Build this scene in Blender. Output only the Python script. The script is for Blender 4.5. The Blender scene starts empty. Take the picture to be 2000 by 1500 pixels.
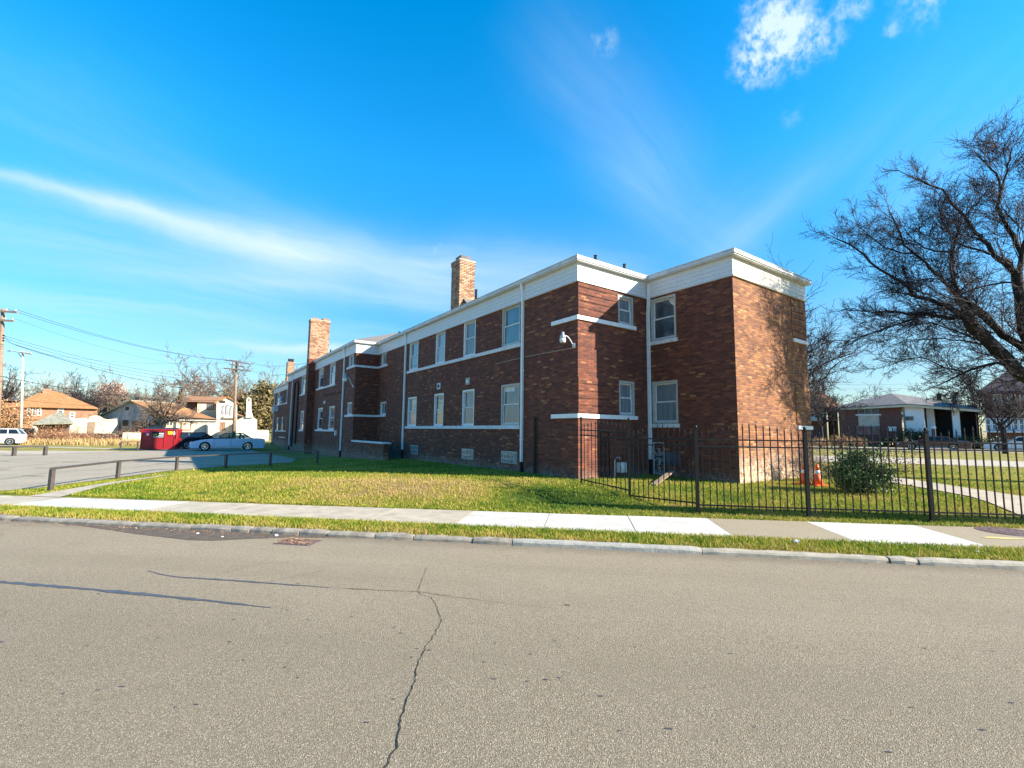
import bpy, bmesh, math, random
import numpy as np
from mathutils import Vector, Matrix
PI = math.pi; R = math.radians
random.seed(7)
scene = bpy.context.scene
COL = scene.collection

# ------------------------------------------------------------------ camera
CAM = Vector((0, 0, 1.65)); FPX = 911.49
yaw, pit, rol = R(8.678), R(5.843), R(.6588)
FWD = Vector((-math.sin(yaw)*math.cos(pit), math.cos(yaw)*math.cos(pit), math.sin(pit)))
_r = Vector((math.cos(yaw), math.sin(yaw), 0)); _u = _r.cross(FWD)
RGT = _r*math.cos(rol) + _u*math.sin(rol); UPV = -_r*math.sin(rol) + _u*math.cos(rol)
cd = bpy.data.cameras.new('camera'); cam = bpy.data.objects.new('camera', cd); COL.objects.link(cam)
M = Matrix((RGT, UPV, -FWD)).transposed().to_4x4(); M.translation = CAM
cam.matrix_world = M
cd.sensor_width = 36; cd.lens = 36*FPX/2000; cd.clip_end = 3000; cd.clip_start = .05
scene.camera = cam
scene.render.resolution_x = 1024; scene.render.resolution_y = 768

def ray(px, py): return FWD + RGT*((px-1000)/FPX) - UPV*((py-750)/FPX)
def at(px, py, d): return CAM + ray(px, py)*d                 # world point at a distance along the view axis
def on_plane(P0, n, px, py):
    d = ray(px, py); return CAM + d*((P0-CAM).dot(n)/d.dot(n))
def on_z(px, py, z):
    d = ray(px, py); return CAM + d*((z-CAM.z)/d.z)

# ------------------------------------------------------------------ node helper
class NT:
    def __init__(s, tree): s.t = tree; s.n = tree.nodes; s.l = tree.links
    def node(s, kind, **kw):
        n = s.n.new(kind)
        for k, v in kw.items(): setattr(n, k, v)
        return n
    def put(s, sock, v):
        if isinstance(v, bpy.types.NodeSocket): s.l.new(v, sock)
        elif v is not None: sock.default_value = v
    def m(s, op, a, b=None, c=None, clamp=False):
        n = s.node('ShaderNodeMath', operation=op); n.use_clamp = clamp
        s.put(n.inputs[0], a); s.put(n.inputs[1], b)
        if c is not None: s.put(n.inputs[2], c)
        return n.outputs[0]
    def v(s, op, a, b=None, scale=None):
        n = s.node('ShaderNodeVectorMath', operation=op)
        s.put(n.inputs[0], a)
        if b is not None: s.put(n.inputs[1], b)
        if scale is not None: s.put(n.inputs['Scale'], scale)
        return n.outputs['Value'] if op in ('DOT_PRODUCT', 'LENGTH', 'DISTANCE') else n.outputs[0]
    def noise(s, vec, scale, detail=3, rough=.5, dim='3D', out=0):
        n = s.node('ShaderNodeTexNoise', noise_dimensions=dim)
        s.put(n.inputs['Vector'], vec); n.inputs['Scale'].default_value = scale
        n.inputs['Detail'].default_value = detail; n.inputs['Roughness'].default_value = rough
        return n.outputs[out]
    def vor(s, vec, scale, out='Distance', feature='F1'):
        n = s.node('ShaderNodeTexVoronoi', feature=feature)
        s.put(n.inputs['Vector'], vec); n.inputs['Scale'].default_value = scale
        return n.outputs[out]
    def ramp(s, f, stops, interp='LINEAR'):
        n = s.node('ShaderNodeValToRGB'); cr = n.color_ramp; cr.interpolation = interp
        while len(cr.elements) < len(stops): cr.elements.new(.5)
        for e, (p, c) in zip(cr.elements, stops):
            e.position = p; e.color = (c[0], c[1], c[2], 1) if hasattr(c, '__len__') else (c, c, c, 1)
        s.put(n.inputs[0], f); return n.outputs[0]
    def mix(s, f, a, b, mode='MIX'):
        n = s.node('ShaderNodeMix', data_type='RGBA', blend_type=mode)
        s.put(n.inputs[0], f)
        for i, q in ((6, a), (7, b)):
            if isinstance(q, bpy.types.NodeSocket): s.l.new(q, n.inputs[i])
            else: n.inputs[i].default_value = (q[0], q[1], q[2], 1)
        return n.outputs[2]
    def comb(s, x, y, z=0.0):
        n = s.node('ShaderNodeCombineXYZ')
        s.put(n.inputs[0], x); s.put(n.inputs[1], y); s.put(n.inputs[2], z); return n.outputs[0]
    def sep(s, v):
        n = s.node('ShaderNodeSeparateXYZ'); s.put(n.inputs[0], v); return n.outputs
    def mr(s, v, a, b, c=0, d=1, smooth=False):
        n = s.node('ShaderNodeMapRange', interpolation_type='SMOOTHSTEP' if smooth else 'LINEAR')
        s.put(n.inputs[0], v)
        for i, q in zip((1, 2, 3, 4), (a, b, c, d)): n.inputs[i].default_value = q
        return n.outputs[0]
    def bump(s, h, strength=.5, dist=.01, base=None):
        n = s.node('ShaderNodeBump'); s.put(n.inputs['Height'], h)
        n.inputs['Strength'].default_value = strength; n.inputs['Distance'].default_value = dist
        if base is not None: s.l.new(base, n.inputs['Normal'])
        return n.outputs[0]

# ------------------------------------------------------------------ sky, sun, exposure
SUN_EL, SUN_AZ = R(27.0), R(97.5)            # azimuth clockwise from +Y
sdir = Vector((math.cos(SUN_EL)*math.sin(SUN_AZ), math.cos(SUN_EL)*math.cos(SUN_AZ), math.sin(SUN_EL)))
world = bpy.data.worlds.new('World'); scene.world = world; world.use_nodes = True
W = NT(world.node_tree); W.n.clear()
sky = W.node('ShaderNodeTexSky', sky_type='NISHITA'); sky.sun_disc = False
sky.sun_elevation = SUN_EL; sky.sun_rotation = SUN_AZ; sky.air_density = 1.0; sky.dust_density = .25; sky.ozone_density = 2.5; sky.altitude = 200
hs = W.node('ShaderNodeHueSaturation'); hs.inputs['Hue'].default_value = .4925; hs.inputs['Saturation'].default_value = 1.42; hs.inputs['Value'].default_value = 1.0
W.l.new(sky.outputs[0], hs.inputs['Color'])
tc = W.node('ShaderNodeTexCoord'); D = W.v('NORMALIZE', tc.outputs['Generated'])
skyc = W.v('SCALE', hs.outputs[0], scale=W.m('MULTIPLY', W.mr(W.sep(D)[2], .0, .5, .62, 1.98), W.mr(W.sep(D)[2], .74, .97, 1, .35)))
warp = W.v('SCALE', W.v('SUBTRACT', W.noise(D, 2.2, 3, .5, out=1), (.5, .5, .5)), scale=.10)
fine = W.v('SCALE', W.v('SUBTRACT', W.noise(D, 14, 3, .6, out=1), (.5, .5, .5)), scale=.02)
Dw = W.v('ADD', W.v('ADD', D, warp), fine)
cloud = None
def band(a, b, s0, s1, amt, streak=.6, wl=3.0, ws=34.0, edge=.12):
    global cloud
    A_, B_ = ray(*a).normalized(), ray(*b).normalized()
    n_ = A_.cross(B_).normalized(); mid = (A_+B_).normalized(); t_ = n_.cross(mid).normalized()
    sa, sb = sorted((A_.dot(t_), B_.dot(t_)))
    if A_.dot(t_) > B_.dot(t_): s0, s1 = s1, s0
    s = W.v('DOT_PRODUCT', Dw, tuple(t_)); w = W.v('DOT_PRODUCT', Dw, tuple(n_))
    front = W.mr(W.v('DOT_PRODUCT', D, tuple(mid)), .1, .3)
    sig = W.mr(s, sa, sb, s0, s1)
    g = W.m('DIVIDE', w, sig); g = W.m('EXPONENT', W.m('MULTIPLY', W.m('MULTIPLY', g, g), -1))
    win = W.m('MULTIPLY', W.mr(s, sa-edge, sa+edge, 0, 1, True), W.mr(s, sb-edge, sb+edge, 1, 0, True))
    nz = W.noise(W.comb(W.m('MULTIPLY', s, wl), W.m('MULTIPLY', w, ws), s0*91+s1*37), 1, 5, .55)
    nz = W.mr(nz, .3, .7, 1-streak, 1)
    k = W.m('MULTIPLY', W.m('MULTIPLY', W.m('MULTIPLY', g, win), W.m('MULTIPLY', nz, amt)), front)
    cloud = k if cloud is None else W.m('ADD', cloud, k)
def puff(c, rx, amt, sc=22, th=.45, sx=1.0):
    global cloud
    c_ = ray(*c).normalized(); rr = rx/FPX*.75
    d = W.v('SUBTRACT', Dw, tuple(c_)); d = W.v('MULTIPLY', d, (1, 1, sx))
    k = W.mr(W.v('LENGTH', d), rr*.2, rr, 1, 0, True)
    nz = W.noise(W.v('ADD', D, W.v('SCALE', fine, scale=2.0)), sc, 6, .62)
    k = W.m('MULTIPLY', W.mr(W.m('ADD', nz, W.m('MULTIPLY', k, .28)), th+.08, th+.38, 0, 1, True), W.m('MULTIPLY', k, amt), clamp=True)
    k = W.m('MULTIPLY', k, W.mr(W.noise(W.v('MULTIPLY', W.v('ADD', D, W.v('SCALE', warp, scale=.5)), (1.6, 1.6, .8)), sc*1.9, 6, .65), .38, .60, .12, 1))
    cloud = W.m('ADD', cloud, k)
band((-200, 285), (330, 440), .007, .012, .50, .45, 5, 40, .15)
band((-150, 320), (420, 475), .018, .035, .22, .6)
band((150, 395), (640, 535), .014, .040, .60, .45)
band((430, 480), (1250, 590), .040, .075, .62, .45)
band((200, 540), (900, 600), .015, .03, .30, .7)
band((-200, 420), (600, 590), .04, .05, .36, .8, 3, 40)
band((-200, 570), (800, 690), .035, .04, .36, .85, 3, 50)
band((-100, 120), (300, 350), .06, .10, .12, .7)
band((0, 700), (900, 705), .02, .02, .25, .8)
band((300, 350), (900, 560), .03, .06, .14, .6, 4, 30)
band((1080, 60), (1330, 400), .07, .09, .17, .5)
band((1180, 330), (1480, 520), .06, .05, .16, .6)
band((1330, 560), (1620, 320), .022, .03, .20, .5)
band((1360, 480), (1520, 370), .05, .06, .12, .5)
band((1700, 460), (1950, 200), .10, .12, .16, .6)
band((1500, 700), (2200, 700), .10, .14, .25, .5)
band((430, 686), (800, 692), .006, .012, .55, .4)
puff((1515, 15), 105, .9, 20, .50); puff((1490, 95), 100, .85, 24, .47); puff((1570, 88), 85, .7, 26, .46); puff((1530, 60), 80, .45, 30, .45); puff((1475, 155), 60, .5, 24, .48)
puff((1660, 15), 60, .5, 22, .49); puff((1800, 0), 75, .5, 22, .49); puff((1192, 72), 48, .30, 20, .45)
puff((720, 474), 20, .8, 34, .42); puff((866, 488), 36, .55, 26, .42)
puff((1555, 230), 40, .14, 26, .48); puff((1730, 62), 26, .35, 26, .44)
cloud = W.m('MINIMUM', cloud, .96)
cmix = W.mix(cloud, skyc, (4.2, 5.3, 5.9))
bg = W.node('ShaderNodeBackground'); W.l.new(cmix, bg.inputs[0]); bg.inputs[1].default_value = .074
wo = W.node('ShaderNodeOutputWorld'); W.l.new(bg.outputs[0], wo.inputs[0])
sl = bpy.data.lights.new('sun', 'SUN'); sl.energy = 5.0; sl.angle = R(.5); sl.color = (1, .90, .74)
so = bpy.data.objects.new('sun', sl); COL.objects.link(so); so.rotation_euler = (-sdir).to_track_quat('-Z', 'Y').to_euler(); so.location = (30, 0, 40)
vs = scene.view_settings; vs.view_transform = 'Standard'; vs.look = 'None'; vs.gamma = 1; vs.exposure = 1.35

# ------------------------------------------------------------------ materials
MATS = {}
def newmat(name):
    m = bpy.data.materials.new(name); m.use_nodes = True
    t = NT(m.node_tree); p = t.n['Principled BSDF']; MATS[name] = m
    return m, t, p
def simple(name, c, rough=.7, metal=0, var=.12, scale=6, bump=0, bscale=40, spec=.5):
    m, t, p = newmat(name)
    g = t.node('ShaderNodeNewGeometry').outputs['Position']
    f = t.noise(g, scale, 4, .6)
    lo = [q*(1-var) for q in c]; hi = [min(1, q*(1+var)) for q in c]
    t.l.new(t.ramp(f, [(.3, lo), (.7, hi)]), p.inputs['Base Color'])
    p.inputs['Roughness'].default_value = rough; p.inputs['Metallic'].default_value = metal
    p.inputs['Specular IOR Level'].default_value = spec
    if bump: t.l.new(t.bump(t.noise(g, bscale, 3), bump, .01), p.inputs['Normal'])
    return m
def brick(name, ramp, mortar, bw=.206, ch=.0675, mo=.011, clump=.25, base_stain=None, bumpd=.006):
    m, t, p = newmat(name)
    uv = t.node('ShaderNodeUVMap').outputs[0]; x, y, _ = t.sep(uv)
    r = t.m('DIVIDE', y, ch); row = t.m('FLOOR', r); fy = t.m('FRACT', r)
    c = t.m('ADD', t.m('DIVIDE', x, bw), t.m('MULTIPLY', t.m('FLOORED_MODULO', row, 2.0), .5))
    colm = t.m('FLOOR', c); fx = t.m('FRACT', c)
    wn = t.node('ShaderNodeTexWhiteNoise', noise_dimensions='2D'); t.l.new(t.comb(colm, row), wn.inputs['Vector'])
    big = t.noise(t.comb(t.m('MULTIPLY', colm, bw), t.m('MULTIPLY', row, ch)), .9, 3, .5)
    f = t.m('ADD', wn.outputs[0], t.m('MULTIPLY', t.m('SUBTRACT', big, .5), clump*4), clamp=True)
    col = t.ramp(f, ramp)
    g = t.node('ShaderNodeNewGeometry').outputs['Position']
    nz = t.noise(g, 35, 4, .65)
    col = t.mix(.25, col, t.ramp(nz, [(.3, (.35, .35, .35)), (.7, (.72, .72, .72))]), 'OVERLAY')
    mm = mo/2
    mask = t.m('MULTIPLY', t.m('MULTIPLY', t.mr(fx, mm/bw, mm*2.2/bw), t.mr(fx, 1-mm*2.2/bw, 1-mm/bw, 1, 0)),
               t.m('MULTIPLY', t.mr(fy, mm/ch, mm*2.2/ch), t.mr(fy, 1-mm*2.2/ch, 1-mm/ch, 1, 0)))
    mo_c = t.mix(t.noise(g, 3, 3), mortar, [q*.6 for q in mortar])
    col = t.mix(mask, mo_c, col)
    sk = t.noise(t.comb(t.m('MULTIPLY', x, 4.5), t.m('MULTIPLY', y, .35)), 1, 4, .6)
    col = t.mix(t.mr(sk, .52, .72, 0, .38), col, [.035, .022, .018])
    col = t.mix(t.mr(t.noise(t.comb(x, t.m('MULTIPLY', y, 2.2)), .8, 4, .65), .56, .74, 0, .28), col, mortar)
    if base_stain:                      # pale salt bloom and old whitewash low on the wall
        z = t.sep(g)[2]
        st = t.m('MULTIPLY', t.mr(t.m('ADD', z, t.m('MULTIPLY', t.noise(g, 2.3, 5, .65), 1.1)), base_stain[0], base_stain[1], 1, 0, True), t.mr(t.noise(g, 9, 5, .7), .35, .6))
        col = t.mix(t.m('MULTIPLY', st, base_stain[3]), col, base_stain[2])
    t.l.new(col, p.inputs['Base Color']); p.inputs['Roughness'].default_value = .85
    h = t.m('ADD', mask, t.m('MULTIPLY', nz, .35))
    t.l.new(t.bump(h, .9, bumpd), p.inputs['Normal'])
    return m
DK = [(0, (.040, .015, .013)), (.22, (.085, .027, .020)), (.45, (.150, .045, .028)), (.68, (.215, .068, .034)), (.86, (.30, .105, .045)), (.97, (.44, .17, .07)), (1, (.5, .24, .12))]
M_BRICK = brick('dark_red_brick', DK, (.20, .155, .125), base_stain=(.9, 1.75, (.42, .36, .30), .35))
LT = [(0, (.10, .032, .020)), (.2, (.20, .06, .03)), (.45, (.33, .11, .05)), (.75, (.44, .165, .075)), (1, (.52, .24, .12))]
M_BRICKV = brick('orange_red_brick', LT, (.27, .17, .11), base_stain=(.95, 2.1, (.60, .46, .33), .9))
M_CHIM = brick('buff_brick', [(0, (.25, .11, .06)), (.3, (.42, .21, .11)), (.6, (.55, .31, .18)), (1, (.62, .40, .26))], (.10, .07, .055), mo=.014)
M_TANBR = brick('tan_orange_brick', [(0, (.24, .085, .04)), (.5, (.34, .13, .06)), (1, (.42, .18, .09))], (.45, .34, .25))
M_FARBR = brick('maroon_brick', [(0, (.09, .025, .02)), (.5, (.15, .04, .03)), (1, (.22, .07, .05))], (.2, .14, .12))
M_WHITE = simple('white_painted_wood', (.76, .77, .78), .5, 0, .08, 5)
M_TRIM = simple('weathered_white_trim', (.62, .63, .64), .6, 0, .2, 9)
M_VINYL = simple('white_vinyl_frame', (.70, .71, .72), .4, 0, .08, 8)
M_GREYVINYL = simple('grey_vinyl_frame', (.42, .41, .38), .5, 0, .15, 8)
def siding(name, c, stain=0):
    c = [q*.98 for q in c]
    m, t, p = newmat(name)
    g = t.node('ShaderNodeNewGeometry').outputs['Position']; z = t.sep(g)[2]
    lap = t.m('FRACT', t.m('DIVIDE', t.m('SUBTRACT', z, 5.94), .127))
    col = t.mix(t.m('MULTIPLY', t.noise(t.v('MULTIPLY', g, (1, 1, .35)), 5, 5, .7), .5), c, [q*.55 for q in c])
    if stain: col = t.mix(t.mr(t.noise(g, 7, 6, .7), .56, .66, 0, stain), col, (.12, .10, .08))
    t.l.new(col, p.inputs['Base Color']); p.inputs['Roughness'].default_value = .5
    t.l.new(t.bump(t.mr(lap, 0, .12, 0, 1), 1, .010), p.inputs['Normal'])
    return m
M_SIDING = siding('white_lap_siding', (.72, .73, .74))
M_SIDING_P = siding('peeling_white_siding', (.66, .62, .55), .55)
M_GLASS, t, p = newmat('window_glass')
g = t.node('ShaderNodeNewGeometry').outputs['Position']
t.l.new(t.ramp(t.noise(g, 1.3, 2), [(.35, (.035, .05, .065)), (.65, (.10, .13, .15))]), p.inputs['Base Color'])
p.inputs['Roughness'].default_value = .04; p.inputs['IOR'].default_value = 1.9
M_CURT, t, p = newmat('window_glass_over_pale_curtain')
g = t.node('ShaderNodeNewGeometry').outputs['Position']
t.l.new(t.ramp(t.noise(t.v('MULTIPLY', g, (1, 1, .15)), 11, 3), [(.3, (.12, .14, .16)), (.7, (.22, .24, .26))]), p.inputs['Base Color'])
p.inputs['Roughness'].default_value = .06; p.inputs['IOR'].default_value = 1.45
M_BLIND, t, p = newmat('window_glass_over_blind')
g = t.node('ShaderNodeNewGeometry').outputs['Position']
t.l.new(t.ramp(t.m('FRACT', t.m('MULTIPLY', t.sep(g)[2], 22)), [(0, (.12, .14, .16)), (.3, (.27, .30, .33)), (1, (.24, .27, .30))]), p.inputs['Base Color'])
p.inputs['Roughness'].default_value = .06; p.inputs['IOR'].default_value = 1.7
M_GBLOCK, t, p = newmat('glass_block')
uv = t.node('ShaderNodeUVMap').outputs[0]; x, y, _ = t.sep(uv)
fx = t.m('FRACT', t.m('DIVIDE', x, .19)); fy = t.m('FRACT', t.m('DIVIDE', y, .19))
e = t.m('MINIMUM', t.m('MINIMUM', fx, t.m('SUBTRACT', 1, fx)), t.m('MINIMUM', fy, t.m('SUBTRACT', 1, fy)))
t.l.new(t.mix(t.mr(e, .05, .09), (.4, .4, .38), t.ramp(t.vor(uv, 14), [(.1, (.03, .045, .05)), (.6, (.22, .25, .26))])), p.inputs['Base Color'])
p.inputs['Roughness'].default_value = .15; t.l.new(t.bump(t.vor(uv, 14), .6, .01), p.inputs['Normal'])
M_ROOF, t, p = newmat('grey_shingle')
g = t.node('ShaderNodeNewGeometry').outputs['Position']
t.l.new(t.mix(t.noise(g, 18, 4, .7), (.09, .088, .085), (.23, .22, .205)), p.inputs['Base Color']); p.inputs['Roughness'].default_value = .95
t.l.new(t.bump(t.m('FRACT', t.m('MULTIPLY', t.sep(g)[2], 22)), .4, .01), p.inputs['Normal'])
def shingle(name, a, b, sc=2.5):
    m, t, p = newmat(name); g = t.node('ShaderNodeNewGeometry').outputs['Position']
    f = t.m('ADD', t.m('MULTIPLY', t.noise(g, sc, 4, .65), .6), t.m('MULTIPLY', t.vor(g, 5, 'Color'), .4))
    t.l.new(t.ramp(f, [(.3, a), (.7, b)]), p.inputs['Base Color']); p.inputs['Roughness'].default_value = .9
    t.l.new(t.bump(t.m('FRACT', t.m('MULTIPLY', t.sep(g)[2], 9)), .5, .03), p.inputs['Normal']); return m
M_ORROOF = shingle('orange_tile_roof', (.26, .12, .045), (.40, .20, .085))
M_BRROOF = shingle('brown_shingle_roof', (.22, .11, .055), (.34, .18, .09))
M_GRROOF = shingle('mossy_grey_roof', (.16, .16, .12), (.30, .30, .24))
M_PLGREY = shingle('pale_grey_roof', (.12, .115, .115), (.20, .19, .19))
M_DKROOF = shingle('dark_violet_roof', (.06, .045, .06), (.12, .09, .11))
M_STUCCO = simple('cream_stucco', (.60, .52, .37), .85, 0, .10, 1.5, .3)
M_STUCCOW = simple('white_stucco', (.66, .61, .50), .85, 0, .08, 1.5, .3)
M_GREYWALL = simple('blue_grey_stucco', (.25, .26, .27), .9, 0, .3, 1.2, .3)
M_VINEWALL, t, p = newmat('cream_wall_with_bare_vines')
g = t.node('ShaderNodeNewGeometry').outputs['Position']
wv = t.v('ADD', g, t.v('SCALE', t.noise(g, .8, 3, out=1), scale=2.5))
t.l.new(t.mix(t.mr(t.vor(wv, 1.6, feature='DISTANCE_TO_EDGE'), .02, .07), (.30, .22, .14), t.ramp(t.noise(g, .7, 4), [(.3, (.52, .46, .34)), (.7, (.74, .67, .50))])), p.inputs['Base Color'])
p.inputs['Roughness'].default_value = .9
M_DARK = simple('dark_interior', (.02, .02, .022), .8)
M_BLACK = simple('black_painted_steel', (.012, .012, .013), .55, .0, .2, 20, spec=.25)
M_BROWNST = simple('brown_painted_steel', (.075, .062, .058), .45, 0, .2, 8)
M_GREYMETAL = simple('galvanised_metal', (.45, .45, .44), .45, .6, .1)
M_CONC = simple('weathered_concrete', (.42, .38, .32), .9, 0, .22, 7, .3, 60)
M_WOOD = simple('weathered_pole_wood', (.24, .17, .12), .9, 0, .25, 5)
M_WOODL = simple('pale_pole_wood', (.50, .45, .37), .9, 0, .2, 3)
M_WIRE = simple('black_wire', (.015, .015, .018), .5)
M_BARK, t, p = newmat('dark_bark')
g = t.node('ShaderNodeNewGeometry').outputs['Position']
t.l.new(t.ramp(t.noise(t.v('MULTIPLY', g, (1, 1, .3)), 22, 5, .65), [(.3, (.008, .007, .009)), (.7, (.034, .027, .028))]), p.inputs['Base Color'])
p.inputs['Roughness'].default_value = .9; t.l.new(t.bump(t.noise(t.v('MULTIPLY', g, (1, 1, .3)), 30, 4), .8, .03), p.inputs['Normal'])
M_TWIG = simple('bare_twig', (.038, .028, .032), .9, 0, .3, 2)
M_TWIGB = simple('brown_sunlit_twig', (.20, .145, .11), .9, 0, .3, .5)
M_TWIGR = simple('russet_twig', (.30, .14, .08), .9, 0, .35, .6)
def leafmat(name, cols, rough=.5, trans=.2):
    m, t, p = newmat(name)
    r = t.node('ShaderNodeNewGeometry').outputs['Random Per Island']
    t.l.new(t.ramp(r, [(i/(len(cols)-1), c) for i, c in enumerate(cols)]), p.inputs['Base Color']); p.inputs['Roughness'].default_value = rough
    return m
M_LEAF = leafmat('glossy_green_leaf', [(.018, .045, .010), (.045, .10, .018), (.09, .17, .03), (.14, .20, .04)], .5)
M_HEDGE = leafmat('dark_hedge_leaf', [(.015, .03, .010), (.03, .05, .015), (.05, .07, .02)])
M_DRYLEAF = leafmat('dry_leaf', [(.20, .09, .04), (.34, .17, .07), (.45, .26, .12), (.55, .36, .2)], .8)
M_CONIFER = leafmat('olive_conifer_needles', [(.10, .085, .03), (.17, .14, .05), (.24, .19, .08), (.14, .09, .05)], .8)
M_PINKLEAF = leafmat('pale_pink_dry_leaf', [(.50, .30, .24), (.6, .38, .30), (.45, .25, .18)], .8)
M_DRYGRASS = leafmat('straw_grass', [(.40, .27, .11), (.52, .37, .16), (.30, .20, .09)], .9)
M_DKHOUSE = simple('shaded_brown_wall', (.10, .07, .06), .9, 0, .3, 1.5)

def grasscol(t, pos):
    a = t.noise(pos, .55, 4, .6); b = t.noise(pos, 3.1, 4, .65)
    f = t.m('ADD', t.m('MULTIPLY', a, .65), t.m('MULTIPLY', b, .5))
    d1 = t.v('DISTANCE', t.v('MULTIPLY', pos, (.55, 1, 0)), (-2.6, 11.0, 0))
    f = t.m('ADD', f, t.mr(d1, .6, 2.4, .20, 0, True))
    d2 = t.v('DISTANCE', t.v('MULTIPLY', pos, (.8, 1.2, 0)), (-.4, 12.6, 0))
    f = t.m('SUBTRACT', f, t.mr(d2, .4, 2.0, .20, 0, True))
    f = t.m('ADD', f, t.mr(t.noise(pos, 9, 3, .6), .3, .7, -.09, .09))
    y = t.sep(pos)[1]                       # the verge by the kerb is drier
    f = t.m('ADD', f, t.mr(y, 7.0, 7.35, .14, 0))
    return f
GR = [(.28, (.035, .090, .008)), (.42, (.085, .165, .010)), (.54, (.19, .235, .016)), (.66, (.34, .30, .045)), (.82, (.40, .285, .11))]
M_LAWN, t, p = newmat('lawn_ground')
g = t.node('ShaderNodeNewGeometry').outputs['Position']
f = grasscol(t, g)
mott = t.noise(g, 38, 4, .7)
col = t.mix(.55, t.ramp(f, GR), t.ramp(mott, [(.3, (.12, .12, .12)), (.7, (.85, .85, .85))]), 'OVERLAY')
dist = t.v('LENGTH', g)
dry = t.ramp(t.noise(g, .35, 5, .6), [(.35, (.22, .22, .05)), (.55, (.36, .30, .10)), (.7, (.42, .31, .15))])
col = t.mix(t.mr(dist, 20, 34, 0, .85), col, dry)
col = t.mix(t.mr(dist, 9, 22, .28, .05), col, (.16, .11, .06))
col = t.mix(t.mr(t.noise(g, 1.7, 5, .7), .58, .68, 0, .6), col, (.17, .12, .07))
t.l.new(col, p.inputs['Base Color']); p.inputs['Roughness'].default_value = 1; p.inputs['Specular IOR Level'].default_value = .1
t.l.new(t.bump(mott, 1, .06), p.inputs['Normal'])
M_BLADE, t, p = newmat('grass_blade')
gg = t.node('ShaderNodeNewGeometry'); g = gg.outputs['Position']
f = t.m('ADD', grasscol(t, g), t.m('MULTIPLY', t.m('SUBTRACT', gg.outputs['Random Per Island'], .5), .34))
t.l.new(t.ramp(f, [(a, [min(1, q*1.25) for q in c]) for a, c in GR]), p.inputs['Base Color']); p.inputs['Roughness'].default_value = .7
p.inputs['Specular IOR Level'].default_value = .3
tr = t.node('ShaderNodeBsdfTranslucent'); t.l.new(p.inputs['Base Color'].links[0].from_socket, tr.inputs[0])
mx = t.node('ShaderNodeMixShader'); mx.inputs[0].default_value = .3
t.l.new(p.outputs[0], mx.inputs[1]); t.l.new(tr.outputs[0], mx.inputs[2]); t.l.new(mx.outputs[0], t.n['Material Output'].inputs[0])

def road_mat(name, base, hi, lo, agg=95, tint=.1):
    m, t, p = newmat(name)
    g = t.node('ShaderNodeNewGeometry').outputs['Position']
    big = t.noise(t.v('MULTIPLY', g, (.35, 1, 1)), .8, 5, .6)
    col = t.mix(t.mr(big, .3, .7), base, [q*.84 for q in base])
    if agg > 100: col = t.mix(t.mr(t.m('ADD', t.sep(g)[1], t.noise(g, .7, 4)), 3.9, 5.9, .60, 0, True), col, [q*.55 for q in base])
    vc = t.vor(g, agg, 'Color'); r_, g_, b_ = [t.node('ShaderNodeSeparateColor') for _ in range(1)][0], None, None
    t.l.new(vc, r_.inputs[0]); rr = r_.outputs[0]; bb = r_.outputs[2]
    col = t.mix(t.mr(rr, .72, .95, 0, .75), col, hi)
    col = t.mix(t.mr(bb, .60, .95, 0, .85), col, lo)
    col = t.mix(t.m('MULTIPLY', t.mr(t.noise(g, 46, 3, .7), .52, .7), .5), col, [q*.55 for q in base])
    if agg > 100:
        yy = t.m('ADD', t.sep(g)[1], t.m('MULTIPLY', t.noise(t.v('MULTIPLY', g, (.15, .15, 1)), 1, 3), .5))
        wv = t.m('ADD', t.mr(t.m('ABSOLUTE', t.m('SUBTRACT', yy, 5.5)), .1, .5, 1, 0, True), t.mr(t.m('ABSOLUTE', t.m('SUBTRACT', yy, 3.7)), .1, .5, 1, 0, True))
        col = t.mix(t.m('MULTIPLY', t.m('MULTIPLY', wv, t.mr(t.noise(g, 2.2, 4, .6), .3, .7)), .30), col, [q*.62 for q in base])
    st = t.noise(t.v('MULTIPLY', g, (.5, 1, 1)), 5.5, 6, .75)
    col = t.mix(t.mr(st, .66, .74, 0, .28), col, [q*.42 for q in base])
    col = t.mix(t.mr(t.noise(g, 1.9, 5, .7), .56, .75, 0, .30), col, (.34, .26, .22))
    col = t.mix(t.mr(t.noise(t.v('MULTIPLY', g, (.12, 1.2, 1)), 1.1, 4, .6), .5, .72, 0, .30), col, [q*.6 for q in base])
    if agg > 100: col = t.mix(t.mr(t.m('ADD', t.sep(g)[1], t.m('MULTIPLY', t.noise(g, 3, 4), .35)), 6.72, 7.08, 0, .5), col, (.15, .12, .09))
    t.l.new(col, p.inputs['Base Color']); p.inputs['Roughness'].default_value = .92; p.inputs['Specular IOR Level'].default_value = .25
    t.l.new(t.bump(t.m('ADD', t.vor(g, agg), t.noise(g, 60, 3)), .8, .006), p.inputs['Normal'])
    return m
M_ROAD = road_mat('worn_street_asphalt', (.350, .292, .200), (.55, .47, .35), (.11, .09, .07), 190)
M_LOT = road_mat('grey_lot_asphalt', (.43, .37, .28), (.50, .45, .37), (.17, .15, .12), 70)
M_WALK = simple('bright_new_concrete', (.53, .51, .46), .85, 0, .14, 3.5, .2, 90)
M_WALKO, t, p = newmat('old_pebbly_concrete')
g = t.node('ShaderNodeNewGeometry').outputs['Position']
t.l.new(t.mix(t.mr(t.vor(g, 70), .2, .6), t.ramp(t.noise(g, 4, 4, .6), [(.3, (.37, .31, .20)), (.7, (.45, .38, .26))]), (.27, .22, .15)), p.inputs['Base Color'])
p.inputs['Roughness'].default_value = .9; t.l.new(t.bump(t.vor(g, 70), .5, .004), p.inputs['Normal'])
M_WALKT = simple('tan_grey_concrete', (.42, .365, .28), .88, 0, .20, 4, .25, 80)
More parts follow.
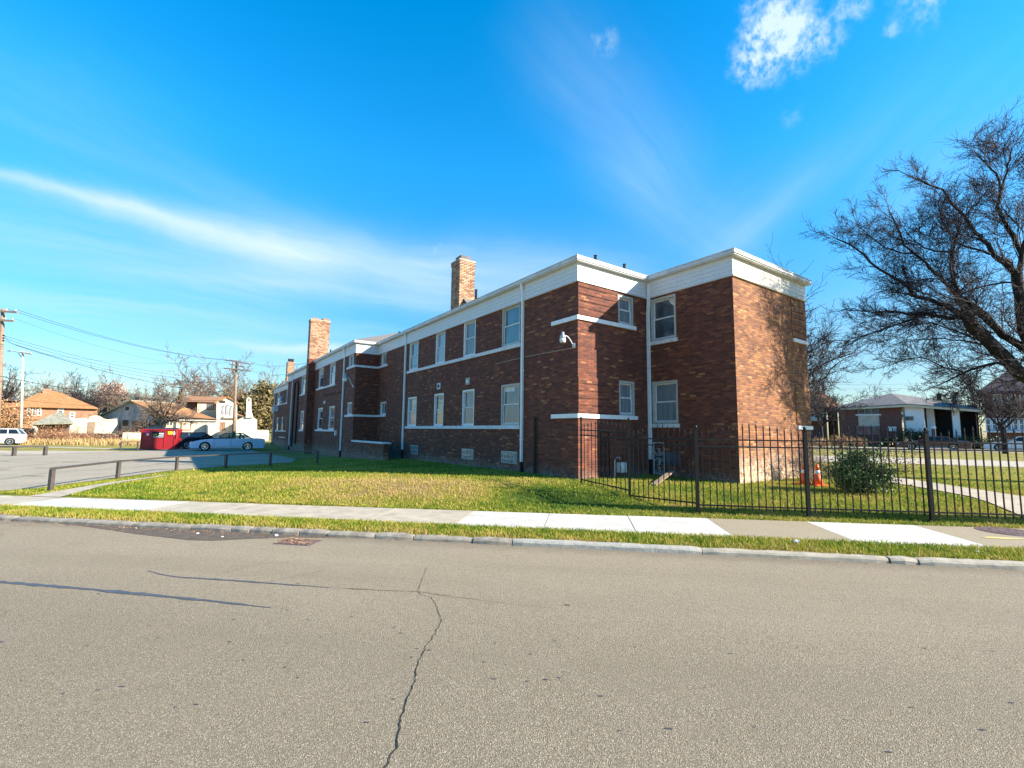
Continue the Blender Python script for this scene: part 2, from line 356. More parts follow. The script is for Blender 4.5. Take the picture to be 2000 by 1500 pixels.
M_TAR = simple('dark_tar', (.075, .075, .085), .55, 0, .25, 12)
M_CRACK = simple('crack_shadow', (.020, .018, .016), 1)
M_DIRT = simple('damp_dirt', (.10, .075, .055), .95, 0, .35, 9, .5, 40)
M_IRON = simple('rusty_iron', (.16, .11, .11), .7, .3, .25, 30)
M_YPAINT, t, p = newmat('worn_yellow_paint')
g = t.node('ShaderNodeNewGeometry').outputs['Position']
t.l.new(t.mix(t.mr(t.noise(g, 30, 5, .75), .42, .55), (.52, .45, .32), (.75, .55, .05)), p.inputs['Base Color']); p.inputs['Roughness'].default_value = .8
M_ORANGE = simple('orange_plastic', (.85, .12, .02), .5, 0, .1)
M_REFL = simple('white_reflective_sleeve', (.85, .82, .78), .4)
M_RED = simple('red_painted_steel', (.30, .010, .016), .5, 0, .2, 2)
M_YEL = simple('yellow_sticker', (.85, .62, .03), .5, 0, .05)
M_GREEN = simple('lime_green_print', (.15, .62, .10), .5, 0, .05)
M_PINK = simple('magenta_sticker', (.70, .03, .25), .5, 0, .05)
M_RUBBER = simple('black_rubber', (.02, .02, .02), .8)
M_CHROME = simple('bright_alloy', (.75, .76, .78), .25, .8, .05)
def paint(name, c, r=.25):
    m, t, p = newmat(name); g = t.node('ShaderNodeNewGeometry').outputs['Position']
    t.l.new(t.ramp(t.noise(g, 3, 3), [(.3, [q*.92 for q in c]), (.7, c)]), p.inputs['Base Color'])
    p.inputs['Roughness'].default_value = r; p.inputs['Coat Weight'].default_value = .7; p.inputs['Coat Roughness'].default_value = .06; return m
P_BLUE = paint('pale_blue_paint', (.30, .52, .72)); P_BLACK = paint('black_paint', (.012, .014, .022)); P_WHITE = paint('white_paint', (.75, .76, .78)); P_MAROON = paint('maroon_paint', (.06, .022, .032))
P_VINYLTOP = simple('blue_grey_vinyl_top', (.05, .07, .10), .6)
M_AUTOGLASS, t, p = newmat('car_glass'); p.inputs['Base Color'].default_value = (.01, .013, .016, 1); p.inputs['Roughness'].default_value = .03; p.inputs['IOR'].default_value = 1.6
M_CLEARGLASS, t, p = newmat('see_through_car_glass'); p.inputs['Base Color'].default_value = (.55, .68, .62, 1); p.inputs['Roughness'].default_value = .02; p.inputs['Transmission Weight'].default_value = .95; p.inputs['IOR'].default_value = 1.02
M_LAMPW = simple('clear_lamp_plastic', (.7, .72, .74), .15); M_LAMPR = simple('red_lamp_plastic', (.4, .01, .01), .2)

# ------------------------------------------------------------------ mesh helper
class MB:
    def __init__(s): s.v = []; s.f = []; s.mi = []
    def quad(s, a, b, c, d, mi=0):
        n = len(s.v); s.v += [tuple(a), tuple(b), tuple(c), tuple(d)]; s.f.append((n, n+1, n+2, n+3)); s.mi.append(mi)
    def poly(s, pts, mi=0):
        n = len(s.v); s.v += [tuple(q) for q in pts]; s.f.append(tuple(range(n, n+len(pts)))); s.mi.append(mi)
    def box(s, x0, x1, y0, y1, z0, z1, mi=0):
        x0, x1 = sorted((x0, x1)); y0, y1 = sorted((y0, y1)); z0, z1 = sorted((z0, z1))
        n = len(s.v); s.v += [(x, y, z) for z in (z0, z1) for x, y in ((x0, y0), (x1, y0), (x1, y1), (x0, y1))]
        for f in ((0, 3, 2, 1), (4, 5, 6, 7), (0, 1, 5, 4), (1, 2, 6, 5), (2, 3, 7, 6), (3, 0, 4, 7)):
            s.f.append(tuple(n+i for i in f)); s.mi.append(mi)
    def bar(s, a, b, w, h=None, mi=0, up=(0, 0, 1)):
        a = Vector(a); b = Vector(b); h = h or w; d = (b-a).normalized(); u = Vector(up)
        if abs(d.dot(u)) > .98: u = Vector((1, 0, 0))
        x = d.cross(u).normalized()*w/2; y = x.cross(d).normalized()*h/2
        n = len(s.v)
        for q in (a, b): s.v += [tuple(q+x*i+y*j) for i, j in ((-1, -1), (1, -1), (1, 1), (-1, 1))]
        for f in ((0, 3, 2, 1), (4, 5, 6, 7), (0, 1, 5, 4), (1, 2, 6, 5), (2, 3, 7, 6), (3, 0, 4, 7)):
            s.f.append(tuple(n+i for i in f)); s.mi.append(mi)
    def tube(s, pts, rs, k=6, mi=0, cap=True):
        pts = [Vector(q) for q in pts]
        if not hasattr(rs, '__len__'): rs = [rs]*len(pts)
        n0 = len(s.v); prev = None
        for i, q in enumerate(pts):
            d = (pts[min(i+1, len(pts)-1)]-pts[max(i-1, 0)])
            if d.length < 1e-9: d = Vector((0, 0, 1))
            d.normalize()
            if prev is None:
                a = d.orthogonal().normalized()
            else:
                a = prev - d*prev.dot(d); a = a.normalized() if a.length > 1e-6 else d.orthogonal().normalized()
            prev = a; b = d.cross(a)
            for j in range(k):
                th = 2*PI*j/k; w = q + (a*math.cos(th)+b*math.sin(th))*rs[i]; s.v.append((w.x, w.y, w.z))
        for i in range(len(pts)-1):
            for j in range(k):
                a0 = n0+i*k+j; a1 = n0+i*k+(j+1) % k; s.f.append((a0, a1, a1+k, a0+k)); s.mi.append(mi)
        if cap:
            s.f.append(tuple(n0+j for j in reversed(range(k)))); s.mi.append(mi)
            e = n0+(len(pts)-1)*k; s.f.append(tuple(e+j for j in range(k))); s.mi.append(mi)
    def lathe(s, c, prof, k=16, axis='z', mi=0):
        n0 = len(s.v); c = Vector(c)
        for r_, h in prof:
            for j in range(k):
                th = 2*PI*j/k; a, b = r_*math.cos(th), r_*math.sin(th)
                s.v.append(tuple(c + (Vector((a, b, h)) if axis == 'z' else Vector((a, h, b)))))
        for i in range(len(prof)-1):
            for j in range(k):
                a0 = n0+i*k+j; a1 = n0+i*k+(j+1) % k
                s.f.append((a0, a1, a1+k, a0+k) if axis == 'z' else (a1, a0, a0+k, a1+k)); s.mi.append(mi)
        s.f.append(tuple(n0+j for j in (reversed(range(k)) if axis == 'z' else range(k)))); s.mi.append(mi)
        e = n0+(len(prof)-1)*k; s.f.append(tuple(e+j for j in (range(k) if axis == 'z' else reversed(range(k))))); s.mi.append(mi)
    def build(s, name, mats, parent=None, smooth=False):
        me = bpy.data.meshes.new(name); me.from_pydata(s.v, [], s.f)
        if not isinstance(mats, (list, tuple)): mats = [mats]
        for m in mats: me.materials.append(m)
        if len(mats) > 1: me.polygons.foreach_set('material_index', s.mi)
        if smooth: me.polygons.foreach_set('use_smooth', [True]*len(me.polygons))
        if len(s.f) < 20000:
            uvl = me.uv_layers.new(name='UVMap')
            for p_ in me.polygons:
                n = p_.normal
                for li in p_.loop_indices:
                    co = me.vertices[me.loops[li].vertex_index].co
                    if abs(n.z) > .7: uvl.data[li].uv = (co.x, co.y)
                    elif abs(n.x) > abs(n.y): uvl.data[li].uv = (co.y, co.z)
                    else: uvl.data[li].uv = (co.x, co.z)
        me.update()
        o = bpy.data.objects.new(name, me); COL.objects.link(o)
        if parent is not None: o.parent = parent
        return o
def tag(o, label=None, cat=None, group=None, kind=None):
    if label: o['label'] = label
    if cat: o['category'] = cat
    if group: o['group'] = group
    if kind: o['kind'] = kind
    return o
def empty(name, loc, rz, label, cat, group=None):
    o = bpy.data.objects.new(name, None); COL.objects.link(o); o.location = loc; o.rotation_euler = (0, 0, rz); o.empty_display_size = .2
    return tag(o, label, cat, group)
def copy_tree(o, parent=None):
    c = o.copy(); COL.objects.link(c)
    if parent is not None: c.parent = parent
    for ch in list(o.children): copy_tree(ch, c)
    return c
def fast(name, verts, tris, mat, parent=None):
    me = bpy.data.meshes.new(name); nv, nf = len(verts), len(tris); k = tris.shape[1]
    me.vertices.add(nv); me.vertices.foreach_set('co', np.asarray(verts, dtype=np.float32).ravel())
    me.loops.add(nf*k); me.loops.foreach_set('vertex_index', tris.astype(np.int32).ravel())
    me.polygons.add(nf); me.polygons.foreach_set('loop_start', np.arange(0, nf*k, k, dtype=np.int32))
    me.materials.append(mat); me.update(calc_edges=True); me.validate()
    o = bpy.data.objects.new(name, me); COL.objects.link(o)
    if parent is not None: o.parent = parent
    return o

# ------------------------------------------------------------------ terrain
GX = [-400, -60, -30, -16, -12.5, -8, -3, 5, 15, 30, 60, 400]
GZ = [-.35, -.28, -.17, -.03, .14, .31, .37, .38, .37, .28, .2, .2]
def sst(a, b, x): x = np.clip((x-a)/(b-a), 0, 1); return x*x*(3-2*x)
def G(x, y):
    tgt = np.interp(x, GX, GZ)
    base = np.where(y < 7.05, -.02, np.where(y < 7.5, .06+.035*np.clip((y-7.05)/.45, 0, 1), .095))
    k = sst(9.1+.03*np.clip(x, -12, 8), 11.6, y)
    return base*(1-k) + tgt*k
def g1(x, y): return float(G(np.array(float(x)), np.array(float(y))))

xs = np.unique(np.concatenate([np.array([-900, -400, -200, -120, -80, -60]), np.arange(-45, 45.1, .5), np.array([50, 60, 80, 120, 200, 400, 900])]))
ys = np.unique(np.concatenate([np.array([-900, -300, -100, -40, -20, -10, 0, 6, 6.95, 7.04, 7.06, 7.25, 7.5, 7.65]), np.arange(8, 14, .25), np.arange(14, 60, 1.), np.array([70, 90, 120, 180, 300, 500, 1200])]))
XX, YY = np.meshgrid(xs, ys); ZZ = G(XX, YY)
V_ = np.stack([XX, YY, ZZ], -1).reshape(-1, 3); nx = len(xs); ny = len(ys)
ii, jj = np.meshgrid(np.arange(nx-1), np.arange(ny-1)); a = (jj*nx+ii).ravel()
o = fast('ground', V_, np.stack([a, a+1, a+nx+1, a+nx], -1), M_LAWN); tag(o, kind='structure')
for p_ in o.data.polygons: p_.use_smooth = True

def drape(name, pts, mat, off=.012, step=.5, kind='structure'):
    bm = bmesh.new(); f = bm.faces.new([bm.verts.new((x, y, 0)) for x, y in pts])
    x0, x1 = min(q[0] for q in pts), max(q[0] for q in pts); y0, y1 = min(q[1] for q in pts), max(q[1] for q in pts)
    for ax, lo, hi in ((0, x0, x1), (1, y0, y1)):
        c = math.ceil(lo/step)*step
        while c < hi:
            co = [0, 0, 0]; no = [0, 0, 0]; co[ax] = c; no[ax] = 1
            bmesh.ops.bisect_plane(bm, geom=bm.verts[:]+bm.edges[:]+bm.faces[:], plane_co=co, plane_no=no); c += step
    for v in bm.verts: v.co.z = g1(v.co.x, v.co.y)+off
    bmesh.ops.triangulate(bm, faces=bm.faces[:]); bmesh.ops.recalc_face_normals(bm, faces=bm.faces[:])
    if sum(f.normal.z for f in bm.faces) < 0: bmesh.ops.reverse_faces(bm, faces=bm.faces[:])
    me = bpy.data.meshes.new(name); bm.to_mesh(me); bm.free(); me.materials.append(mat)
    o = bpy.data.objects.new(name, me); COL.objects.link(o)
    if kind: o['kind'] = kind
    return o

mb = MB(); mb.quad((-300, -8, 0), (300, -8, 0), (300, 6.96, 0), (-300, 6.96, 0)); tag(mb.build('road', M_ROAD), kind='structure')
# kerb stones, separately cast lengths with chipped joints
joints = [-40, -30, -22, -16, -12.6, -9.85, -7.45, -6.33, -5.60, -5.28, -4.88, -4.42, -3.94, -3.15, -2.55, -1.62, -1.03, 1.62, 3.95, 4.28, 7.2, 10, 14, 20, 30, 60]
mb = MB()
for i in range(len(joints)-1):
    a, b = joints[i]+.008, joints[i+1]-.008
    dz = random.uniform(-.008, .008); dy = random.uniform(-.010, .010); light = 1 if -1.1 < a < 1 else (2 if a > 1.5 else 0)
    y0, y1, zt = 6.93+dy, 7.055, .072+dz; n = max(1, int((b-a)/.15)) if b-a < 5 else 3
    prof = [(y0, -.05), (y0+.004, zt-.030), (y0+.022, zt-.006), (y0+.045, zt), (y1, zt+.004), (y1, -.05)]
    n0 = len(mb.v)
    for k in range(n+1):
        x = a+(b-a)*k/n; e = .012 if k in (0, n) else 0
        for q, (yy, zz) in enumerate(prof):
            j = random.uniform(-.004, .004)
            mb.v.append((x, yy+(j if q < 4 else 0)+(e if q < 3 else 0), zz+(j if 0 < q < 5 else 0)-(e if 0 < q < 5 else 0)))
    m_ = len(prof)
    for k in range(n):
        for q in range(m_-1):
            v0 = n0+k*m_+q; mb.f.append((v0, v0+m_, v0+m_+1, v0+1)); mb.mi.append(light)
    for k in (0, n): mb.f.append(tuple(n0+k*m_+q for q in (range(m_) if k == 0 else reversed(range(m_))))); mb.mi.append(light)
M_KERB = simple('stained_kerb_concrete', (.27, .24, .195), .9, 0, .40, 8, .5, 70)
M_KERB2 = simple('pale_kerb_concrete', (.36, .345, .30), .9, 0, .2, 14, .7, 50)
M_KERB3 = simple('buff_kerb_concrete', (.37, .33, .26), .9, 0, .25, 8, .4, 70)
tag(mb.build('kerb', [M_KERB, M_KERB2, M_KERB3]), kind='structure')
# sidewalk slabs
sj = [-60, -40, -20, -14, -12.6, -11.15, -9.7, -8.2, -6.75, -5.2, -3.65, -2.1, -.64, .82, 2.26, 3.95, 5.72, 7.5, 9, 11, 14, 20, 40, 60]
def swn(x): return 7.66-.008*max(-12, min(8, x))
def swf(x): return 9.16+.030*max(-12, min(8, x))
mb = MB()
for i in range(len(sj)-1):
    a, b = sj[i]+.006, sj[i+1]-.006
    mi = {8: 0, 9: 2, 10: 2, 11: 2}.get(i, 2)
    if -11.2 < a < -8.3: mi = 0
    elif -8.3 <= a < -2.2: mi = 2
    elif -2.2 <= a < 2.2: mi = 0
    elif 2.2 <= a < 3.9: mi = 1
    elif 3.9 <= a < 5.7: mi = 0
    elif a >= 5.7: mi = 1
    n0 = len(mb.v); zt = .108+random.uniform(-.002, .002)
    mb.v += [(a, swn(a), .02), (b, swn(b), .02), (b, swf(b), .02), (a, swf(a), .02), (a, swn(a), zt), (b, swn(b), zt), (b, swf(b), zt), (a, swf(a), zt)]
    for f in ((4, 5, 6, 7), (0, 1, 5, 4), (1, 2, 6, 5), (2, 3, 7, 6), (3, 0, 4, 7)): mb.f.append(tuple(n0+q for q in f)); mb.mi.append(mi)
tag(mb.build('sidewalk', [M_WALK, M_WALKO, M_WALKT]), kind='structure')
# driveway and parking lot
drape('parking_lot', [(-60, 9.0), (-13.9, 8.72), (-13.55, 10), (-14.6, 12.6), (-15.9, 16), (-15.6, 18.5), (-13.6, 20.5), (-16, 24.5), (-23.5, 31.6), (-30, 38.5), (-36, 38), (-34.2, 31.2), (-35.5, 27.2), (-45, 24), (-60, 22)], M_LOT, .014, 1)
drape('narrow_path', [(-12.15, 8.80), (-11.35, 8.82), (-12.15, 10.4), (-13.35, 13.6), (-13.62, 13.6), (-12.6, 10.4)], M_WALKT, .02, .5)
drape('entrance_path', [(8.0, 9.4), (9.2, 9.42), (9.45, 13), (9.6, 17.5), (8.45, 17.5), (8.3, 13)], M_WALKT, .016, .5)
drape('far_street', [(5, 25.5), (14.67, 24.4), (30, 21.5), (60, 14), (60, 23), (26, 29.8), (19.6, 31.4), (5, 34)], M_WALKT, .016, 1)
drape('back_street', [(0, 62), (30, 50), (44, 49), (80, 50), (80, 56), (44, 62), (0, 70)], M_LOT, .016, 2)
drape('alley_path', [(-70, 27.0), (-36, 26.2), (-34.5, 30.6), (-34.8, 31.6), (-42, 29.6), (-70, 29.2)], M_WALKT, .016, 2)
drape('alley_track', [(-90, 42), (-48, 35.2), (-36, 33.5), (-35.6, 34.6), (-48, 36.8), (-90, 44)], M_WALKT, .016, 2)

# marks in the street
def ribbon(name, pts, w, mat, z=.004, jit=.0, seg=.05):
    mb = MB(); P = [Vector((x, y, 0)) for x, y in pts]; Q = []
    for a, b in zip(P[:-1], P[1:]):
        n = max(1, int((b-a).length/seg))
        for k in range(n): Q.append(a+(b-a)*k/n)
    Q.append(P[-1]); L = len(Q); ring = []
    for i, q in enumerate(Q):
        d = (Q[min(i+1, L-1)]-Q[max(i-1, 0)]).normalized(); nrm = Vector((-d.y, d.x, 0))
        t_ = i/(L-1); ww = (w(t_) if callable(w) else w)*random.uniform(.6, 1.4)
        c = q+nrm*random.uniform(-jit, jit); ring.append((c-nrm*ww/2, c+nrm*ww/2))
    for (a, b), (c, d) in zip(ring[:-1], ring[1:]):
        mb.quad((a.x, a.y, z), (c.x, c.y, z), (d.x, d.y, z), (b.x, b.y, z))
    return tag(mb.build(name, mat), kind='structure')
ribbon('road_crack', [(-1.88, 5.62), (-1.81, 5.34), (-1.77, 5.14), (-1.69, 4.8), (-1.61, 4.71), (-1.51, 4.67), (-1.39, 4.49), (-1.34, 4.35), (-1.24, 4.16), (-1.21, 4.01), (-1.2, 3.82), (-1.2, 3.64), (-1.18, 3.57), (-1.18, 3.44), (-1.16, 3.32), (-1.13, 3.22), (-1.11, 3.17), (-1.09, 3.05), (-1.08, 2.95), (-1.07, 2.88), (-1.05, 2.78), (-1.03, 2.69), (-0.99, 2.56), (-0.97, 2.5), (-0.97, 2.44), (-0.95, 2.0)],
       lambda t_: .003+.0038*t_, M_CRACK, .004, .008, .03)
ribbon('tar_seam', [(-9, 4.1), (-7.5, 4.2), (-6.12, 4.27), (-5.15, 4.26), (-4.2, 4.22), (-3.43, 4.18), (-2.87, 4.13)], lambda t_: .05*min(1, (1-t_)*5+.1)+.006, M_TAR, .004, .006, .08)
ribbon('tar_seam', [(-4.98, 4.90), (-4.7, 4.80), (-4.43, 4.76), (-3.81, 4.77), (-3.13, 4.75), (-2.43, 4.75)], lambda t_: .035*math.sin(PI*min(1, t_+.05))+.004, M_TAR, .004, .006, .08)
ribbon('road_crack', [(-2.43, 4.75), (-1.66, 4.79), (-1.3, 4.72), (-.96, 4.66), (-.3, 4.6)], lambda t_: .007*(1-t_)+.002, M_CRACK, .005, .008, .03)
ribbon('road_crack', [(-4.1, 5.0), (-3.9, 5.4), (-3.6, 5.55)], .004, M_CRACK, .004, .01, .04)
ribbon('road_crack', [(-3.4, 4.78), (-3.2, 5.05), (-3.0, 5.3)], .004, M_CRACK, .004, .01, .04)
def blob(mb, cx, cy, rx, ry, z, n=14, mi=0, irr=.3):
    mb.poly([(cx+rx*math.cos(2*PI*k/n)*random.uniform(1-irr, 1), cy+ry*math.sin(2*PI*k/n)*random.uniform(1-irr, 1), z) for k in range(n)], mi)
mb = MB(); rs = random.Random(3)
for k in range(260):
    x, y = rs.uniform(-9, 7), rs.uniform(1.9, 6.7)
    if rs.random() < .6: y = rs.uniform(1.9, 4.3); x *= .6
    s_ = rs.uniform(.004, .016) if rs.random() < .97 else .028
    blob(mb, x, y, s_*rs.uniform(1.4, 2.4), s_*.6, .0042+k*1e-6, 8, irr=.6)
tag(mb.build('road_spots', M_TAR), kind='structure')
mb = MB(); mb.poly([(-9.0, 6.94, .0035), (-8.4, 6.86, .0035), (-7.7, 6.70, .0035), (-6.9, 6.50, .0035), (-6.3, 6.40, .0035), (-5.75, 6.30, .0035), (-5.4, 6.34, .0035), (-5.05, 6.52, .0035), (-4.5, 6.74, .0035), (-3.6, 6.93, .0035)][::1]); o = mb.build('gutter_dirt', M_DIRT); tag(o, kind='structure')
mb = MB(); mb.lathe((-4.15, 6.5, 0), [(.001, .0)], 4)
mb = MB()
mb.box(-4.43, -3.86, 6.33, 6.70, -.02, .003)
for k in range(7): mb.box(-4.40+k*.078, -4.37+k*.078, 6.35, 6.68, .003, .008)
drain = tag(mb.build('storm_drain', M_IRON), 'rusty square storm drain full of brown leaves by the kerb', 'drain')
mb = MB(); mb.lathe((6.92, 9.03, .106), [(.40, 0), (.40, .006), (.36, .008)], 40); mb.lathe((6.92, 9.03, .114), [(.345, 0), (.34, .004)], 40)
for k in range(46):
    an, rr_ = rs.uniform(0, 2*PI), .31*math.sqrt(rs.random()); mb.box(6.92+rr_*math.cos(an)-.015, 6.92+rr_*math.cos(an)+.015, 9.03+rr_*math.sin(an)-.006, 9.03+rr_*math.sin(an)+.006, .117, .122)
tag(mb.build('manhole_cover', M_IRON), 'round brown iron manhole cover set in the sidewalk', 'manhole cover')
mb = MB(); blob(mb, 6.36, 8.42, .36, .07, .1125, 16); tag(mb.build('paint_mark', M_YPAINT), kind='structure')

# ------------------------------------------------------------------ vegetation helpers
def tri_blades(n, xf, hmin, hmax, w, lean=.5, rng=None):
    rng = rng or np.random.default_rng(1)
    x, y = xf(rng, n); n = len(x); z = G(x, y)
    th = rng.uniform(0, 2*PI, n); h = rng.uniform(hmin, hmax, n)*rng.uniform(.6, 1, n); ww = w*rng.uniform(.6, 1.3, n)
    la = rng.uniform(0, 2*PI, n); ll = h*lean*rng.uniform(.2, 1, n)
    dx, dy = np.cos(th)*ww/2, np.sin(th)*ww/2; lx, ly = np.cos(la)*ll, np.sin(la)*ll
    P = np.empty((n, 5, 3))
    P[:, 0] = np.stack([x-dx, y-dy, z-.01], -1); P[:, 1] = np.stack([x+dx, y+dy, z-.01], -1)
    P[:, 2] = np.stack([x+dx*.8+lx*.35, y+dy*.8+ly*.35, z+h*.6], -1); P[:, 3] = np.stack([x-dx*.8+lx*.35, y-dy*.8+ly*.35, z+h*.6], -1)
    P[:, 4] = np.stack([x+lx, y+ly, z+h*.95], -1)
    b = np.arange(n)*5
    T = np.concatenate([np.stack([b, b+1, b+2], -1), np.stack([b, b+2, b+3], -1), np.stack([b+3, b+2, b+4], -1)])
    return P.reshape(-1, 3), T
BETA = R(43.667); VA = Vector((math.cos(BETA), math.sin(BETA), 0)); UA = Vector((-math.sin(BETA), math.cos(BETA), 0)); A0 = Vector((-.134, 13.01, 0))
def inside_building(x, y):
    dx, dy = x-A0.x, y-A0.y; v = dx*VA.x+dy*VA.y; u = dx*UA.x+dy*UA.y
    return ((v > 0) & (u > 0)) | ((v > 3.0) & (v < 7.3) & (u > -2.88)) | ((v > -1.3) & (u > 16.5) & (u < 37.2))
def in_strip(x, y):   # grass between lot and path, and lawn right of the path
    edge = np.interp(y, [9, 10.4, 12.6, 16, 18.5, 20.5], [-13.6, -13.6, -14.55, -15.8, -15.5, -13.6])
    path = (np.abs(x-np.interp(y, [8.8, 10.4, 13.6], [-11.75, -12.37, -13.48])) < np.interp(y, [8.8, 10.4, 13.6], [.42, .25, .16])) & (y < 13.6)
    return (x > edge) & ~path
def near_lawn(rng, n):
    x = rng.uniform(-14, 11, n); y = 9.1+6.5*rng.uniform(0, 1, n)**1.5
    k = (y > 9.17+.03*np.clip(x, -12, 8)) & ~inside_building(x, y) & in_strip(x, y) & ~((x > 8.05) & (x < 9.3+.03*y)) & patchy(rng, x, y)
    return x[k], y[k]
def mid_lawn(rng, n):
    x = rng.uniform(-20, 24, n); y = rng.uniform(14, 26, n)
    k = ~inside_building(x, y) & (x > np.interp(y, [14, 16, 18.5, 20.5, 24.5, 31], [-14.9, -15.8, -15.5, -13.6, -16, -23])) & ~((x > 8.3) & (x < 9.8) & (y < 17.6)) & (y < 24.5)
    return x[k], y[k]
def patchy(rng, x, y):
    v = np.sin(x*1.9+1.3*np.sin(y*2.3))*np.sin(y*2.7+1.1*np.sin(x*1.4))+.5*np.sin(x*5.1+y*3.7)*np.sin(y*6.3-x*2.2); return rng.uniform(0, 1, len(x)) > np.clip((v-.75)*2.2, 0, .85)
def verge(rng, n):
    x = rng.uniform(-14, 9, n); y = rng.uniform(7.05, 7.70, n)
    k = rng.uniform(0, 1, n) < np.where(y < 7.13, .4, 1); return x[k], y[k]
parts = [tri_blades(60000, verge, .03, .085, .009, .8, np.random.default_rng(1)), tri_blades(120000, near_lawn, .03, .075, .012, .9, np.random.default_rng(2)), tri_blades(26000, mid_lawn, .03, .07, .022, .9, np.random.default_rng(3))]
off = 0; Vs = []; Ts = []
for a, b in parts: Vs.append(a); Ts.append(b+off); off += len(a)
tag(fast('grass', np.concatenate(Vs), np.concatenate(Ts), M_BLADE), 'short green and straw coloured lawn and verge grass', 'grass', kind='stuff')
def leaf_cloud(pts, size, rng, flat=0.):
    n = len(pts); d = rng.normal(size=(n, 3)); d[:, 2] *= (1-flat)+.001; d /= np.linalg.norm(d, axis=1)[:, None]
    e = np.cross(d, rng.normal(size=(n, 3))); e /= np.linalg.norm(e, axis=1)[:, None]
    if flat: e[:, 2] *= .3
    s = size*rng.uniform(.6, 1.3, n)[:, None]
    P = np.stack([pts-d*s, pts+e*s*.5, pts+d*s, pts-e*s*.5], 1).reshape(-1, 3)
    return P, np.arange(n*4).reshape(-1, 4)
# leaves and litter in the gutter, on the drain
rng = np.random.default_rng(5)
n = 260; lx = np.concatenate([rng.uniform(-9.4, -4.6, n), rng.uniform(-4.42, -3.87, 330), rng.uniform(-12, 8, 160), rng.uniform(0, 9, 500), rng.uniform(-8, 9, 700)])
ly = np.concatenate([6.90-np.abs(rng.normal(0, .11, n)), rng.uniform(6.34, 6.69, 330), 6.91-np.abs(rng.normal(0, .03, 160)), 9.28+np.abs(rng.normal(0, .22, 500)), 9.3+4*rng.uniform(0, 1, 700)**1.5])
lz = np.concatenate([rng.uniform(.005, .02, n), rng.uniform(.01, .035, 330), rng.uniform(.004, .012, 160), np.full(1200, 0.)]); lz[-1200:] = G(lx[-1200:], ly[-1200:])+.035
P, F = leaf_cloud(np.stack([lx, ly, lz], -1), .017, rng, .85)
tag(fast('fallen_leaves', P, F, M_DRYLEAF), 'dry brown leaves along the kerb and over the drain', 'leaves', kind='stuff')
for (x, y, s_, lab) in [(-5.98, 6.70, 0.021, 'crumpled white paper scrap in the gutter dirt'), (-4.72, 6.82, 0.030, 'white foam cup piece lying against the kerb'), (-5.45, 6.58, 0.018, 'small pale scrap at the dark edge of the gutter dirt'), (3.02, 7.42, 0.042, 'white plastic bag scrap in the verge grass'), (5.22, 7.32, 0.024, 'pale stone in the verge grass near the manhole')]:
    mb = MB(); rr_ = random.Random(int(x*100)); n0 = 0
    mb.lathe((x, y, g1(x, y)+(.03 if y > 7 else .02)), [(.2*s_, 0), (s_*rr_.uniform(.7, 1), .25*s_), (s_*.9, .6*s_), (.25*s_, .9*s_)], 7)
    mb.v = [(a+rr_.uniform(-.3, .3)*s_, b+rr_.uniform(-.3, .3)*s_, c+rr_.uniform(-.1, .1)*s_) for a, b, c in mb.v]
    tag(mb.build('litter', M_WHITE), lab, 'litter')
M_LOT2 = road_mat('patched_lot_asphalt', (.24, .205, .16), (.36, .33, .28), (.11, .10, .09), 70)
# ================================================================== the brick apartment building (local x along V, y along U)
apt = empty('apartment_building', A0, BETA, 'long two storey dark red brick apartment block with white fascia and corner windows', 'apartment building')
INV = (Matrix.Translation(A0) @ Matrix.Rotation(BETA, 4, 'Z')).inverted()
def loc(px, py, pl, c):                              # where a line of sight meets a wall plane, in the building's own axes
    n = VA if pl == 'F' else UA
    return INV @ on_plane(A0+n*c, n, px, py)
def P(pl, c, a, d, z): return (c+d, a, z) if pl == 'F' else (a, c+d, z)
def pbox(mb, pl, c, a0, a1, d0, d1, z0, z1, mi=0):
    p, q = P(pl, c, a0, d0, z0), P(pl, c, a1, d1, z1); mb.box(p[0], q[0], p[1], q[1], p[2], q[2], mi)
def wall(mb, pl, c, a0, a1, z0, z1, holes=(), rev=.12, flip=False, mi=0):
    A = sorted({a0, a1, *[h[0] for h in holes], *[h[1] for h in holes]}); Z = sorted({z0, z1, *[h[2] for h in holes], *[h[3] for h in holes]})
    s = 1 if pl == 'F' else -1
    def q(pts):
        pts = pts if (s > 0) != flip else pts[::-1]; mb.quad(*pts, mi)
    for i in range(len(A)-1):
        for k in range(len(Z)-1):
            am, zm = (A[i]+A[i+1])/2, (Z[k]+Z[k+1])/2
            if any(h[0] < am < h[1] and h[2] < zm < h[3] for h in holes): continue
            q([P(pl, c, A[i+1], 0, Z[k]), P(pl, c, A[i], 0, Z[k]), P(pl, c, A[i], 0, Z[k+1]), P(pl, c, A[i+1], 0, Z[k+1])])
    for h0, h1, b0, b1 in holes:
        for pts in ([(h0, 0, b0), (h0, rev, b0), (h0, rev, b1), (h0, 0, b1)], [(h1, rev, b0), (h1, 0, b0), (h1, 0, b1), (h1, rev, b1)],
                    [(h0, 0, b0), (h1, 0, b0), (h1, rev, b0), (h0, rev, b0)], [(h0, rev, b1), (h1, rev, b1), (h1, 0, b1), (h0, 0, b1)]):
            q([P(pl, c, *t_) for t_ in pts])
M_BRK = brick('building_brick', [(0, (.085, .017, .010)), (.3, (.125, .026, .013)), (.65, (.170, .038, .017)), (.88, (.215, .053, .021)), (.965, (.27, .078, .027)), (.995, (.37, .14, .05)), (1, (.38, .15, .055))], (.125, .070, .048), clump=.12, base_stain=(.75, 1.35, (.42, .36, .30), .5))
